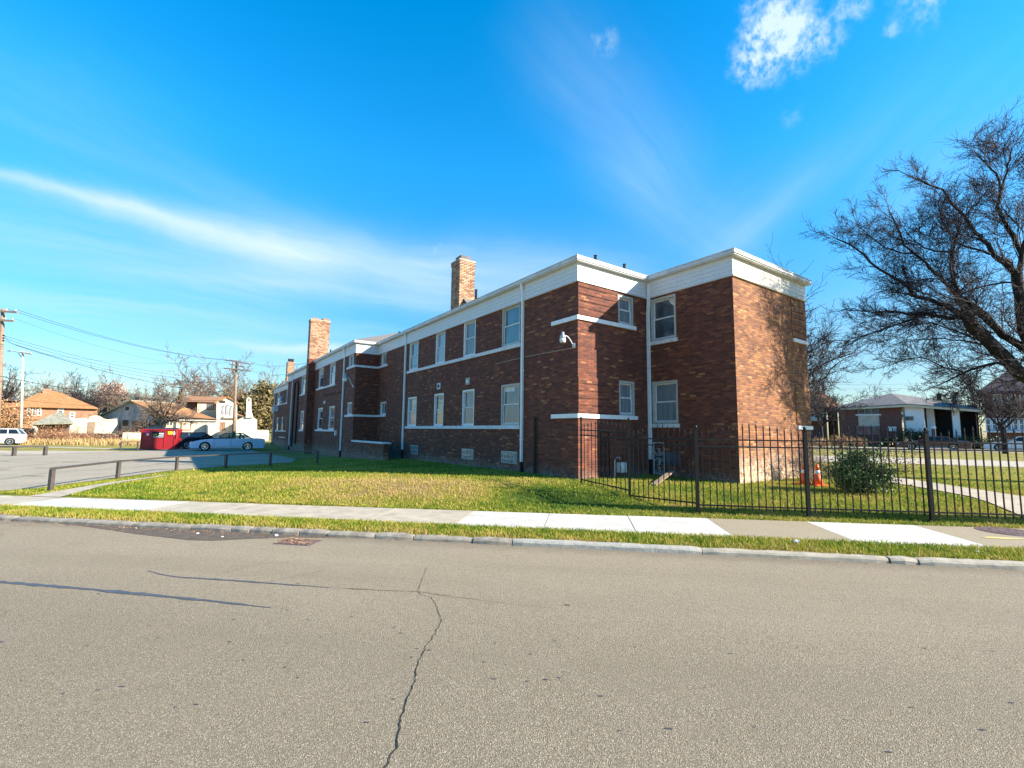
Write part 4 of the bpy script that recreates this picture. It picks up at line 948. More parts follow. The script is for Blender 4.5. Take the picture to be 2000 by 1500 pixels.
# ================================================================== cars
def arc(cx, cz, r, a0, a1, n=8): return [(cx+r*math.cos(a0+(a1-a0)*k/n), cz+r*math.sin(a0+(a1-a0)*k/n)) for k in range(n+1)]
def make_car(label, cat, loc_, rz, mat, L, Wd, body, cab, wx, wr, group=None, glass=M_AUTOGLASS, roofmat=None, splits=(.5,), name='parked_car', ground=.2):
    """body: upper outline (x, z) from rear to front; cab: (x0,x1 at belt, x2,x3 at roof, belt z, roof z)"""
    car = empty(name, loc_, rz, label, cat, group)
    bot = []
    for cx in wx: bot += [(cx+wr*1.16, ground)]+arc(cx, wr, wr*1.16, 0, PI, 10)+[(cx-wr*1.16, ground)]
    lower = [(body[-1][0]-.02, ground)] + bot + [(body[0][0]+.02, ground)]
    # keep arch ends at sill height
    outl = body + lower; cx0 = sum(q[0] for q in outl)/len(outl)
    def lay(y, inset):
        r_ = []
        for i, (x, z) in enumerate(outl):
            if i < len(body): r_.append((x*(1-inset*.35/L*2), y, z-inset*.5*max(0, (z-ground))))
            else: r_.append((x*(1-inset*.35/L*2) if i in (len(body), len(outl)-1) else x, y, z))
        return r_
    ys = [(-Wd/2, .10), (-Wd/2+.035, .04), (-Wd/2+.14, 0), (Wd/2-.14, 0), (Wd/2-.035, .04), (Wd/2, .10)]
    bm = bmesh.new(); rings = [[bm.verts.new(q) for q in lay(y, s_)] for y, s_ in ys]; n = len(outl)
    for a, b in zip(rings[:-1], rings[1:]):
        for i in range(n): bm.faces.new((a[i], a[(i+1) % n], b[(i+1) % n], b[i]))
    bm.faces.new(rings[0][::-1]); bm.faces.new(rings[-1]); bmesh.ops.recalc_face_normals(bm, faces=bm.faces[:])
    bmesh.ops.triangulate(bm, faces=[f for f in bm.faces if len(f.verts) > 4])
    me = bpy.data.meshes.new('body'); bm.to_mesh(me); bm.free(); me.materials.append(mat)
    o = bpy.data.objects.new('body', me); COL.objects.link(o); o.parent = car
    x0, x1, x2, x3, zb, zr = cab; wb, wt = Wd/2-.06, Wd/2-.24
    def ringp(t_, ins=0):
        xa, xb = x0+(x2-x0)*t_, x1+(x3-x1)*t_; w_ = wb+(wt-wb)*t_; z = zb+(zr-zb)*t_
        return xa, xb, w_, z
    # cabin frame: pillars and roof
    mb = MB(); xa, xb, w_, z = ringp(1)
    rf = [(xa-.02, -w_, z-.05), (xb+.02, -w_, z-.05), (xb+.02, w_, z-.05), (xa-.02, w_, z-.05)]; tp = [(xa+.12, -w_+.12, z), (xb-.16, -w_+.12, z), (xb-.16, w_-.12, z), (xa+.12, w_-.12, z)]
    for i in range(4): j = (i+1) % 4; mb.quad(rf[i], rf[j], tp[j], tp[i])
    mb.quad(*tp)
    for sy in (-1, 1):
        for fx_, fx2 in [(x0, xa), (x1, xb)]+[(x0+(x1-x0)*q, xa+(xb-xa)*q) for q in splits]:
            mb.bar((fx_, sy*wb, zb-.04), (fx2, sy*w_, z-.03), .07, .05)
        mb.bar((xa, sy*w_, z-.04), (xb, sy*w_, z-.04), .05, .05); mb.bar((x0, sy*wb, zb), (x1, sy*wb, zb), .04, .05)
    mb.bar((xa, -w_, z-.04), (xa, w_, z-.04), .06); mb.bar((xb, -w_, z-.04), (xb, w_, z-.04), .06)
    mb.build('roof', roofmat or mat, car)
    # glass
    f0 = [0.0, *splits, 1.0]
    for sy in (-1, 1):
        for a, b in zip(f0[:-1], f0[1:]):
            mg = MB(); pa = lambda q, t_: (x0+(x1-x0)*q+((xa+(xb-xa)*q)-(x0+(x1-x0)*q))*t_, sy*(wb+(w_-wb)*t_), zb+(z-.04-zb)*t_)
            pts = [pa(a, 0), pa(b, 0), pa(b, .97), pa(a, .97)]; mg.quad(*(pts if sy < 0 else pts[::-1])); mg.build('side_window', glass, car)
    mg = MB(); mg.quad((x1, wb, zb), (x1, -wb, zb), (xb, -w_, z-.04), (xb, w_, z-.04)); g_ = mg.build('windscreen', glass, car)
    g_.data.flip_normals()
    mg = MB(); mg.quad((x0, -wb, zb), (x0, wb, zb), (xa, w_, z-.04), (xa, -w_, z-.04)); g_ = mg.build('rear_window', glass, car); g_.data.flip_normals()
    # seats show through
    mb = MB()
    for fx_ in (.35, .62):
        xx = x0+(x1-x0)*fx_
        for sy in (-.36, .36): mb.box(xx-.06, xx+.08, sy-.24, sy+.24, zb-.3, zb+.12); mb.box(xx-.03, xx+.05, sy-.11, sy+.11, zb+.12, zb+.27)
    mb.build('seat', M_DARK, car)
    for cx in wx:
        for sy in (-1, 1):
            mb = MB(); y0 = sy*(Wd/2-.11)
            mb.lathe((cx, y0-.11*sy*0, wr), [(wr*.66, -.10), (wr*.93, -.11), (wr, -.08), (wr, .08), (wr*.93, .11), (wr*.66, .10)], 24, 'y'); wh = mb.build('wheel', M_RUBBER, car, True)
            mb = MB(); yo = y0+sy*.085
            for q in range(5):
                a_ = 2*PI*q/5+.3; mb.bar((cx, yo, wr), (cx+wr*.62*math.cos(a_), yo, wr+wr*.62*math.sin(a_)), .10 if wr < .36 else .11, .03, up=(0, 1, 0))
            mb.lathe((cx, yo, wr), [(.07, -.02), (.07, .02)], 12, 'y'); mb.tube([(cx+wr*.63*math.cos(2*PI*q/20), yo, wr+wr*.63*math.sin(2*PI*q/20)) for q in range(21)], .022, 5); mb.build('rim', M_CHROME, wh)
    Lh = body[-1][0]; Lr = body[0][0]; hz = [z for x, z in body if x > Lh-.4]; hz = max(.55, min(.8, sum(hz)/len(hz)))
    for sy in (-1, 1):
        mb = MB(); mb.box(Lh-.18, Lh+.012, sy*(Wd/2-.12)-.16, sy*(Wd/2-.12)+.10, hz-.08, hz+.06); mb.build('headlight', M_LAMPW, car)
        mb = MB(); mb.box(Lr-.015, Lr+.20, sy*(Wd/2-.10)-.10, sy*(Wd/2-.10)+.075, .72, .92); mb.build('tail_light', M_LAMPR, car)
        mb = MB(); mb.box(x1-.38, x1-.22, sy*(Wd/2+.02), sy*(Wd/2+.16), zb+.02, zb+.16); mb.bar((x1-.3, sy*(Wd/2-.08), zb+.03), (x1-.3, sy*(Wd/2+.05), zb+.06), .05); mb.build('mirror', mat, car)
        for q in (.15, .15+splits[0]) if splits else (.3,):
            xx = x0+(x1-x0)*q*.98+.35; mb = MB(); mb.box(xx-.11, xx+.11, sy*(Wd/2-.005), sy*(Wd/2+.03), zb-.17, zb-.13); mb.build('door_handle', M_BLACK if mat is not P_BLUE else mat, car)
    for sy in (-1, 1):
        mb = MB(); yy = sy*(Wd/2); mb.box(wx[1]+wr*1.25, wx[0]-wr*1.25, yy-.01, yy+sy*.016, ground+.02, ground+.15); mb.build('side_moulding', M_GREYVINYL, car)
        mb = MB()
        for q in (0.0, *splits[-1:], 1.0): xx = x0+(x1-x0)*(.02+.96*q); mb.box(xx-.012, xx+.012, yy-.01, yy+sy*.004, ground+.16, zb-.06)
        mb.build('door_seam', M_DARK, car)
    mb = MB(); mb.box(Lh-.12, Lh+.05, -Wd/2+.12, Wd/2-.12, .32, .50); mb.box(Lr-.05, Lr+.12, -Wd/2+.12, Wd/2-.12, .34, .54); mb.build('bumper', mat, car)
    mb = MB(); mb.box(Lh+.0, Lh+.02, -.45, .45, .55, .72); mb.build('grille', M_CHROME if mat is P_BLUE else M_BLACK, car)
    mb = MB(); mb.box(Lr-.065, Lr-.05, -.17, .17, .45, .57) if cat != 'estate car' else mb.box(Lr-.065, Lr-.05, -.2, .2, .50, .66); mb.build('number_plate', M_WHITE, car)
    return car
sed_body = [(-2.63, .50), (-2.66, .72), (-2.60, .93), (-2.3, .99), (-1.45, 1.01), (.7, .97), (1.05, .95), (1.9, .86), (2.35, .76), (2.58, .62), (2.63, .45)]
ctr = at(449, 840, 39.2); e_ = Vector((.776, .63, 0)); rzs = math.atan2(-e_.y, -e_.x)
make_car('pale blue sedan with a dark vinyl rear roof beside the brick building', 'car', (ctr.x, ctr.y, g1(ctr.x, ctr.y)+.01), rzs-.04, P_BLUE, 5.26, 1.9, sed_body, (-1.75, 1.05, -.95, .25, .98, 1.45), (1.60, -1.40), .34, glass=M_CLEARGLASS, roofmat=P_VINYLTOP, splits=(.22, .56))
suv_body = [(-2.05, .45), (-2.1, .80), (-2.02, 1.02), (1.0, 1.0), (1.6, .93), (2.0, .80), (2.12, .6), (2.13, .42)]
ctr = at(386, 840, 42.5); rb = math.atan2(.63*.82+.776*.57, .776*.82-.63*.57)
make_car('black estate car parked tail out between the red dumpster and the pale blue sedan', 'estate car', (ctr.x, ctr.y, g1(ctr.x, ctr.y)+.01), rb, P_BLACK, 4.25, 1.78, suv_body, (-2.0, .95, -1.7, .25, 1.0, 1.47), (1.35, -1.35), .33, splits=(.28, .62))
ctr = at(-12, 850, 47.5); e3 = Vector((-.75, -.66, 0))
make_car('white sport utility car cut by the left edge of the photo', 'car', (ctr.x, ctr.y, g1(ctr.x, ctr.y)+.0), math.atan2(e3.y, e3.x), P_WHITE, 4.6, 1.85, [(x*1.08, z*1.08) for x, z in suv_body], (-2.15, 1.05, -1.75, .3, 1.1, 1.66), (1.42, -1.42), .36, splits=(.3, .62))
ctr = at(1822, 860, 47.5); e4 = Vector((.82, -.57, 0))
make_car('dark maroon sedan parked in front of the ranch house', 'car', (ctr.x, ctr.y, g1(ctr.x, ctr.y)+.02), math.atan2(-e4.y, -e4.x), P_MAROON, 5.5, 1.9, [(x*1.05, z*.98) for x, z in sed_body], (-1.75, 1.1, -1.0, .3, .96, 1.40), (1.68, -1.5), .34, splits=(.25, .58))
ctr = at(1993, 860, 46.5)
make_car('white car with dark side stripes cut by the right edge of the photo', 'car', (ctr.x, ctr.y, g1(ctr.x, ctr.y)+.02), math.atan2(-e4.y, -e4.x), P_WHITE, 4.9, 1.9, [(x*1.0, z*1.02) for x, z in sed_body], (-1.9, .75, -1.5, .15, 1.0, 1.50), (1.55, -1.4), .35, splits=(.3, .62))

# ================================================================== dumpster
dp = at(315, 860, 39.7); dr = math.atan2(.63, .776)-.18
du = empty('dumpster', (dp.x, dp.y, g1(dp.x, dp.y)+.02), dr, 'red steel dumpster with a black sign and stickers beside the black car', 'dumpster')
mb = MB(); w2 = 1.22
for s_ in (0, 1):
    pass
mb.quad((-w2, -.75, .08), (w2, -.75, .08), (w2, -.75, 1.62), (-w2, -.75, 1.62)); mb.quad((w2, -.75, .08), (w2, .9, .08), (w2, .9, 1.72), (w2, -.75, 1.62)); mb.quad((w2, .9, .08), (-w2, .9, .08), (-w2, .9, 1.72), (w2, .9, 1.72)); mb.quad((-w2, .9, .08), (-w2, -.75, .08), (-w2, -.75, 1.62), (-w2, .9, 1.72)); mb.quad((-w2, .9, .08), (w2, .9, .08), (w2, -.75, .08), (-w2, -.75, .08)); mb.quad((-w2, -.7, 1.3), (w2, -.7, 1.3), (w2, .85, 1.3), (-w2, .85, 1.3))
mb.build('bin_body', M_RED, du)
mb = MB(); mb.box(-w2-.05, w2+.05, -.80, -.74, 1.60, 1.70); mb.box(-w2-.05, w2+.05, -.80, -.74, .04, .13); mb.box(-w2-.05, -w2+.03, -.79, .9, 1.60, 1.70); mb.box(w2-.03, w2+.05, -.79, .9, 1.60, 1.70)
for x in (-w2+.05, -.42, .45, w2-.06): mb.box(x-.035, x+.035, -.79, -.75, .1, 1.6)
mb.tube([(w2-.12, -.80, 1.67), (w2-.03, -.80, 1.66), (w2+.05, -.80, 1.60), (w2+.08, -.80, 1.45), (w2+.08, -.80, .95)], .045, 8)
mb.build('reinforcing_rim', M_RED, du)
mb = MB(); mb.quad((-w2, -.74, 1.70), (0-.03, -.74, 1.70), (-.03, .95, 1.82), (-w2, .95, 1.82)); mb.quad((.03, -.74, 1.70), (w2, -.74, 1.70), (w2, .95, 1.82), (.03, .95, 1.82)); mb.build('lid', M_BLACK, du)
mb = MB(); mb.box(-.42, .42, -.815, -.79, 1.0, 1.50); sg = mb.build('sign', M_BLACK, du)
def text(body, size, x, z, y, mat, parent, sx=1.0):
    c = bpy.data.curves.new('lettering', 'FONT'); c.body = body; c.size = size; c.extrude = .004; c.align_x = 'LEFT'
    o = bpy.data.objects.new('lettering', c); COL.objects.link(o)
    dg = bpy.context.evaluated_depsgraph_get(); me = bpy.data.meshes.new_from_object(o.evaluated_get(dg)); bpy.data.objects.remove(o)
    me.materials.clear(); me.materials.append(mat); o = bpy.data.objects.new('lettering', me); COL.objects.link(o); o.parent = parent; o.location = (x, y, z); o.rotation_euler = (PI/2, 0, 0); o.scale = (sx, 1, 1); return o
text('cft', .30, -.38, 1.13, -.82, M_GREEN, sg, .95)
mb = MB(); mb.box(.06, .38, -.822, -.815, 1.27, 1.38); mb.box(.02, .38, -.822, -.815, 1.14, 1.18); mb.box(-.36, .38, -.822, -.815, 1.03, 1.07); mb.build('lettering', M_WHITE, sg)
mb = MB(); mb.box(.66, .98, -.80, -.765, 1.27, 1.52); mb.build('sticker', M_YEL, du); mb = MB(); mb.box(-.95, -.60, -.80, -.765, 1.38, 1.50); mb.build('sticker', M_PINK, du); mb = MB(); mb.box(-.82, -.66, -.80, -.765, 1.17, 1.32); mb.build('sticker', M_WHITE, du)
mb = MB(); mb.poly([(1.06, -.785, 1.2), (1.22, -.785, 1.25), (1.26, -.785, 1.42), (1.20, -.785, 1.54), (1.06, -.785, 1.55)]); mb.build('sticker', M_WHITE, du)

# ================================================================== houses drawn on real upright planes facing the street
FH = Vector((FWD.x, FWD.y, 0)).normalized(); RH = Vector((FH.y, -FH.x, 0))
class House:
    def __init__(s, name, px, depth, zg, label, cat, group=None, nrm=None):
        b = at(px, 845, depth); s.o = Vector((b.x, b.y, zg)); q = ray(px, 845); s.n = Vector((q.x, q.y, 0)).normalized() if nrm is None else Vector(nrm).normalized(); s.r = Vector((s.n.y, -s.n.x, 0)); s.root = empty(name, s.o, math.atan2(s.r.y, s.r.x), label, cat, group)
    def L(s, px, py, y=0):
        q = on_plane(s.o+s.n*y, s.n, px, py)-s.o; return (q.dot(s.r), y, q.z)
    def prism(s, name, pts, y0, y1, mat, parent=None, mb=None):
        m = mb or MB(); P_ = [s.L(x, z, y0) for x, z in pts]; Q_ = [(a, y1, c) for a, b, c in P_]; n = len(P_)
        area = sum(P_[i][0]*P_[(i+1) % n][2]-P_[(i+1) % n][0]*P_[i][2] for i in range(n))
        if area < 0: P_ = P_[::-1]; Q_ = Q_[::-1]
        m.poly(P_); m.poly(Q_[::-1])
        for i in range(n): j = (i+1) % n; m.quad(P_[j], P_[i], Q_[i], Q_[j])
        return None if mb else m.build(name, mat, parent or s.root)
    def rect(s, name, x0, x1, y0, y1, d0, d1, mat, parent=None, base=None):
        m = MB(); a = s.L(x0, y0, d0); b = s.L(x1, y1, d0); z0, z1 = sorted((a[2], b[2]))
        if base is not None: z0 = base
        m.box(a[0], b[0], d0, d1, z0, z1); return m.build(name, mat, parent or s.root)
    def roof(s, eL, eR, rL, rR, y0, ym, y1, mat, thick=.18, name='roof'):
        a, b = s.L(*eL, y0), s.L(*eR, y0); c, d = s.L(*rR, ym), s.L(*rL, ym); a2, b2 = (a[0], y1, a[2]), (b[0], y1, b[2])
        m = MB(); m.quad(a, b, c, d); m.quad(b2, a2, d, c); m.poly([a2, a, d]); m.poly([b, b2, c])
        for p, q in ((a, b), (b, b2), (b2, a2), (a2, a)): m.quad((p[0], p[1], p[2]-thick), (q[0], q[1], q[2]-thick), q, p)
        m.quad((a[0], a[1], a[2]-thick), (a2[0], a2[1], a2[2]-thick), (b2[0], b2[1], b2[2]-thick), (b[0], b[1], b[2]-thick))
        return m.build(name, mat, s.root)
    def window(s, x0, x1, y0, y1, d, fmat=M_WHITE, nx=2, ny=2, fr=.07, glass=M_GLASS, name='window'):
        a = s.L(x0, y1, d); b = s.L(x1, y0, d); m = MB(); X0, X1, Z0, Z1 = a[0], b[0], a[2], b[2]
        m.box(X0, X1, d-.06, d+.05, Z0, Z0+fr); m.box(X0, X1, d-.06, d+.05, Z1-fr, Z1); m.box(X0, X0+fr, d-.06, d+.05, Z0+fr, Z1-fr); m.box(X1-fr, X1, d-.06, d+.05, Z0+fr, Z1-fr)
        for k in range(1, nx): x = X0+(X1-X0)*k/nx; m.box(x-fr/2, x+fr/2, d-.05, d+.05, Z0+fr, Z1-fr)
        for k in range(1, ny): z = Z0+(Z1-Z0)*k/ny; m.box(X0+fr, X1-fr, d-.045, d+.05, z-fr/3, z+fr/3)
        f = m.build(name, fmat, s.root); m = MB(); m.box(X0+.01, X1-.01, d-.03, d+.04, Z0+.01, Z1-.01); m.build('pane', glass, f); return f
def far(px, py, d, **k): pass
# orange brick house, far left
h = House('brick_house', 110, 78, -.4, 'orange brick house with an orange tile hip roof and a triple white window', 'house')
h.rect('wall', 38, 186, 792, 850, 0, 9, M_TANBR, base=-.2)
h.roof((22, 792), (192, 797), (84, 764), (112, 764), -.6, 4.5, 9.6, M_ORROOF)
c = h.rect('chimney', 84, 99, 759, 778, 3.6, 5.0, M_TANBR); 
for a in (51, 61.5, 72): h.window(a, a+10, 795, 812, -.03, M_WHITE, 1, 2, .12, M_GLASS)
h.window(112, 125, 795, 808, -.03, M_WHITE, 1, 2, .12); h.window(135, 147, 805, 817, -.03, M_WHITE, 1, 2, .14)
# left neighbour behind shrubs
h = House('brick_house', 5, 84, -.4, 'house with a pale roof behind russet shrubs at the left edge', 'house'); h.rect('wall', -50, 36, 784, 850, 0, 8, M_TANBR, base=-.2); h.roof((-60, 783), (38, 781), (-30, 768), (6, 768), -.6, 4, 8.6, M_PLGREY)
# shed
h = House('garden_shed', 104, 60, -.3, 'dark open shed under a sagging mossy grey hip roof', 'shed')
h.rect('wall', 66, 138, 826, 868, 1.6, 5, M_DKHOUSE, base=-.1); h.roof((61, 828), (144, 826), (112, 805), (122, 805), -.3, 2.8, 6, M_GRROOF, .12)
for x in (66, 137): h.rect('corner_post', x, x+1.2, 828, 868, 0, .15, M_WOODL, base=-.1)
# cream vine wall garages
h = House('garage', 160, 66, -.3, 'low cream garage with a rounded parapet covered in bare vines', 'garage')
h.prism('wall', [(138, 862), (138, 818), (170, 816), (171, 820), (176, 814), (184, 811.5), (192, 811.5), (199, 815), (206, 819), (229, 818), (230, 862)], 0, 6, M_VINEWALL)
h.rect('door', 172, 184, 824, 850, -.08, 0, M_WOOD, base=.1)
# dark low wall and pale wall
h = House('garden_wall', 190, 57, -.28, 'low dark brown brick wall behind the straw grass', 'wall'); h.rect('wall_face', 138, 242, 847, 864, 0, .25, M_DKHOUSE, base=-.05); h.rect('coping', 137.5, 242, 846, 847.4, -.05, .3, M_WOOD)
h = House('garden_wall', 262, 54, -.28, 'pale cream block wall left of the red dumpster', 'wall'); h.rect('wall_face', 240, 292, 846, 866, 0, .25, M_STUCCO, base=-.05); h.rect('coping', 239.5, 292, 845, 846.4, -.04, .29, M_STUCCOW)
h.rect('pilaster', 251, 255, 846, 866, -.12, 0, M_STUCCO, base=-.05)
# grey gabled building
h = House('gabled_house', 262, 72, -.35, 'weathered blue grey gabled building with boarded dark openings and an orange roof', 'house', nrm=(.22, .975, 0))
h.prism('wall', [(192, 812), (222, 798), (250, 785), (262, 785), (330, 815), (330, 855), (222, 855), (222, 818), (192, 812.6)], 0, 14, M_GREYWALL)
def slope(h, a, b, y0, y1, mat, t_=.2, over=.3):
    p, q = h.L(*a, y0), h.L(*b, y0); m = MB(); d = (Vector(q)-Vector(p)).normalized()*over; p = Vector(p)-d; q = Vector(q)+d
    m.quad(p, q, (q.x, y1, q.z), (p.x, y1, p.z)); m.quad((p.x, y0, p.z-t_), (q.x, y0, q.z-t_), q, p); m.quad((p.x, y0, p.z-t_), (p.x, y1, p.z-t_), (q.x, y1, q.z-t_), (q.x, y0, q.z-t_)); m.quad((q.x, y0, q.z-t_), (q.x, y1, q.z-t_), (q.x, y1, q.z), q)
    return m.build('roof', mat, h.root)
slope(h, (190, 812), (254, 782), -.4, 14, M_GRROOF); slope(h, (254, 782), (322, 812), -.4, 14, M_ORROOF)
for a, b, c, d in ((238, 253, 819, 833), (257, 277, 821, 834), (291, 313, 819, 832)): h.window(a, b, c, d, -.03, M_GREYWALL, 1, 1, .1, M_DARK)
h.rect('door_frame', 289, 291, 819, 836, -.06, 0, M_WHITE); h.rect('vent', 245, 251, 795, 801, -.04, 0, M_DARK)
h.rect('side_wall', 222, 228, 815, 855, -.1, 0, M_VINEWALL, base=0)
# long cream stucco house
h = House('stucco_house', 375, 66, -.3, 'long cream stucco house under an orange tile roof with boarded garage doors', 'house')
h.rect('wall', 318, 424, 816, 862, 0, 9, M_STUCCO, base=-.1)
m = MB(); ea, eb = h.L(316, 812, -.6), h.L(425, 819, -.6); ra, rb_ = h.L(290, 788, 5), h.L(372, 800, 5); rc = h.L(352, 792, 5)
m.quad(ea, eb, rb_, rc); m.poly([ea, rc, ra]); m.quad(ra, rc, (rc[0], 10, ea[2]), (ra[0], 10, ea[2])); m.quad(rc, rb_, (eb[0], 10, eb[2]), (rc[0], 10, ea[2])); m.poly([eb, (eb[0], 10, eb[2]), rb_]); m.poly([ea, ra, (ra[0], 10, ea[2])]); m.build('roof', M_ORROOF, h.root)
h.rect('fascia_board', 330, 424, 818.5, 823, -.35, -.02, M_GREYVINYL)
h.window(323.5, 339, 818, 832, -.04, M_STUCCO, 2, 1, .1); h.window(353, 374, 823, 840, -.04, M_BRROOF, 1, 1, .10, M_STUCCO)
for a, b in ((384, 400), (401, 420)):
    h.rect('garage_door', a, b, 824, 858, -.08, 0, M_WOODL, base=0)
# two storey stucco house
h = House('stucco_house', 430, 70, -.3, 'two storey cream stucco house with three arched windows and a front gable', 'house')
h.rect('wall', 386, 424, 786, 858, 3, 11, M_STUCCO, base=-.1)
h.prism('wall', [(423, 862), (423, 784), (444, 774.5), (463, 784), (463, 862)], 0, 10, M_STUCCOW)
h.prism('wall', [(344, 800), (344, 783), (358, 774), (385, 784), (385, 808)], 4, 12, M_DKHOUSE)  # dark wall colour stands in for the shade on this gable
m = MB(); p1, p2, p3, p4 = h.L(384, 785, 2.6), h.L(424, 786, 2.6), h.L(446, 775, 6), h.L(358, 773.5, 6); m.quad(p1, p2, p3, p4); m.quad(p4, p3, (p3[0], 12, p2[2]), (p4[0], 12, p2[2])); m.poly([p1, p4, h.L(344, 784, 3.8)]); m.build('roof', M_BRROOF, h.root)
slope(h, (420, 786), (444.5, 773.5), -.25, 10, M_ORROOF, .2, .1); slope(h, (444.5, 773.5), (466, 786), -.25, 10, M_ORROOF, .2, .1)
h.window(404, 418, 789, 800, 2.95, M_DKHOUSE, 3, 1, .08); h.window(429, 441, 824, 840, -.04, M_TANBR, 3, 1, .12, M_GLASS); h.rect('vent', 429, 440, 782.5, 787, -.08, 0, M_DARK)
def arched(h, xc, w, yb, yt, d):
    a = h.L(xc-w/2, yb, d); b = h.L(xc+w/2, yt, d); X0, X1, Z0, Z1 = a[0], b[0], a[2], b[2]; r_ = (X1-X0)/2; m = MB()
    pts = [(X0, d-.05, Z0), (X1, d-.05, Z0)]+[((X0+X1)/2+r_*math.cos(q*PI/8), d-.05, Z1-r_+r_*math.sin(q*PI/8)) for q in range(9)]; m.poly(pts)
    m.tube(pts+[pts[0]], .05, 5); f = m.build('arched_window', M_GREYWALL, h.root); m = MB(); k = .82; cx, cz = (X0+X1)/2, (Z0+Z1)/2
    m.poly([((x-cx)*k+cx, d-.07, (z-cz)*k+cz) for x, y, z in pts]); m.build('pane', M_GLASS, f)
    m = MB(); m.box(cx-.03, cx+.03, d-.09, d-.075, Z0+.1, Z1-.2)
    for q in (1, 2, 3): zz = Z0+(Z1-Z0)*q/4; m.box(X0+.08, X1-.08, d-.09, d-.075, zz-.025, zz+.025)
    m.build('glazing_bar', M_WHITE, f)
arched(h, 436, 4.6, 808, 791.5, -.02); arched(h, 443.5, 5.4, 809, 790, -.02); arched(h, 451.2, 4.6, 811, 792.5, -.02)
h.rect('balcony_ledge', 437, 463, 812, 817, -.5, 0, M_STUCCO); h.rect('porch_recess', 449, 457, 818, 855, -.05, 0, M_YELLOWW if 'M_YELLOWW' in globals() else M_VINEWALL, base=0)
# low white gable with bell chimney
h = House('chapel_wing', 482, 64, -.3, 'low white stucco wing with a tall bell opening chimney', 'house')
h.prism('wall', [(461, 866), (461, 822), (478, 813.5), (492, 813), (502, 820), (502, 866)], 0, 8, M_STUCCOW)
slope(h, (458, 822), (481, 811), .3, 8, M_ORROOF, .15, .1)
c = h.prism('chimney', [(480, 816), (481, 800), (481.5, 779), (483, 776.5), (489, 776.5), (491, 779), (491, 802), (495, 815)], -.3, .9, M_STUCCOW)
h.rect('bell_opening', 485.5, 487.5, 779, 784, -.34, -.3, M_DARK, c); h.rect('string_course', 461, 502, 822.5, 823.2, -.06, 0, M_GREYWALL)
h.rect('niche', 466, 470, 829, 842, -.03, 0, M_GREYVINYL); h.rect('niche', 492, 495, 829, 842, -.03, 0, M_GREYVINYL)
h = House('garden_wall', 512, 76, -.3, 'low white wall behind the sedan, up to the brick building', 'wall'); h.rect('wall_face', 495, 524, 841, 862, 0, .3, M_STUCCOW, base=-.05); h.rect('coping', 494.5, 524, 839.6, 841.4, -.05, .35, M_STUCCO)
# dark board fence with pale post
h = House('board_fence', 54, 52, -.28, 'dark blue black board fence section beside the white car', 'fence'); h.rect('board_panel', 36, 68, 836, 866, 0, .1, M_BLACK, base=-.1)
m = MB()
for k in range(14): a = h.L(36.5+k*2.3, 850, -.03); m.box(a[0], a[0]+.10, -.03, 0, .1, 1.6)
m.build('board', M_BLACK, h.root); h.rect('post', 68, 70.5, 835, 867, -.1, .12, M_WOODL, base=-.1)
h = House('board_fence', -10, 60, -.28, 'low grey board fence behind the white car', 'fence'); h.rect('board_panel', -60, 37, 836, 852, 0, .1, M_DKHOUSE, base=-.1); h.rect('top_board', -60, 37, 835, 836.5, -.05, .15, M_WOOD)
# right side: ranch house
h = House('ranch_house', 1760, 62, .2, 'low dark brick ranch house with a pale hip roof and white panel walls', 'house')
h.rect('wall', 1637, 1766, 797, 884, 0, 9, M_FARBR, base=-.1)
h.rect('white_panel_wall', 1766, 1808, 790, 852, -.05, 9, M_WHITE, base=1.0); h.rect('white_panel_wall', 1808, 1828, 790, 852, 1.6, 9, M_WHITE, base=1.0)
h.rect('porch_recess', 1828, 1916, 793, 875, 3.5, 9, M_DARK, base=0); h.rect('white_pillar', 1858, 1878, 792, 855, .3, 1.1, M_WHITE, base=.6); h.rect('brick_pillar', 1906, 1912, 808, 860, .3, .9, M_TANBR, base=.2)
m = MB(); e1, e2, e3_ = h.L(1622, 796.5, -.7), h.L(1772, 786, -.7), h.L(1920, 799, -.7); r1, r2 = h.L(1740, 768, 4.5), h.L(1752, 769, 4.5)
e2 = h.L(1772, 788.5, -.7); r2 = h.L(1790, 775, 5)
m.poly([e1, e2, r1]); m.poly([e2, r2, r1]); m.poly([e2, e3_, r2]); b1 = (e1[0], 10, e1[2]); b3 = (e3_[0], 10, e3_[2]); m.quad(b3, b1, r1, r2); m.poly([b1, e1, r1]); m.poly([e3_, b3, r2])
for p, q in ((e1, e2), (e2, e3_)): m.quad((p[0], p[1], p[2]-.12), (q[0], q[1], q[2]-.12), q, p)
m.build('roof', M_PLGREY, h.root)
m = MB(); 
for p, q in ((e1, e2), (e2, e3_)): m.bar((p[0], -.55, p[2]-.26), (q[0], -.55, q[2]-.26), .28, .26)
m.build('soffit_board', M_STUCCO, h.root)
h.window(1676, 1716, 795, 809, -.05, M_GREYWALL, 3, 1, .09, M_GLASS); h.rect('sill_band', 1671, 1721, 809.4, 811, -.15, 0, M_WHITE); h.rect('tan_panel', 1676, 1718, 811, 832, -.04, 0, M_WOODL); h.window(1676, 1718, 832, 848, -.05, M_GREYWALL, 4, 1, .07); 
h.window(1768, 1784, 813, 821, -.1, M_GREYWALL, 2, 1, .06); h.rect('downspout', 1765.5, 1766.8, 791, 850, -.12, -.05, M_GREYWALL)
for xx in (1739.5, 1747.5):
    m = MB(); a = h.L(xx, 842.5, -.06); m.lathe((a[0], -.12, a[2]), [(.14, 0), (.19, .12), (.15, .3), (.23, .48), (.25, .62)], 10); m.build('wall_urn', M_WHITE, h.root)
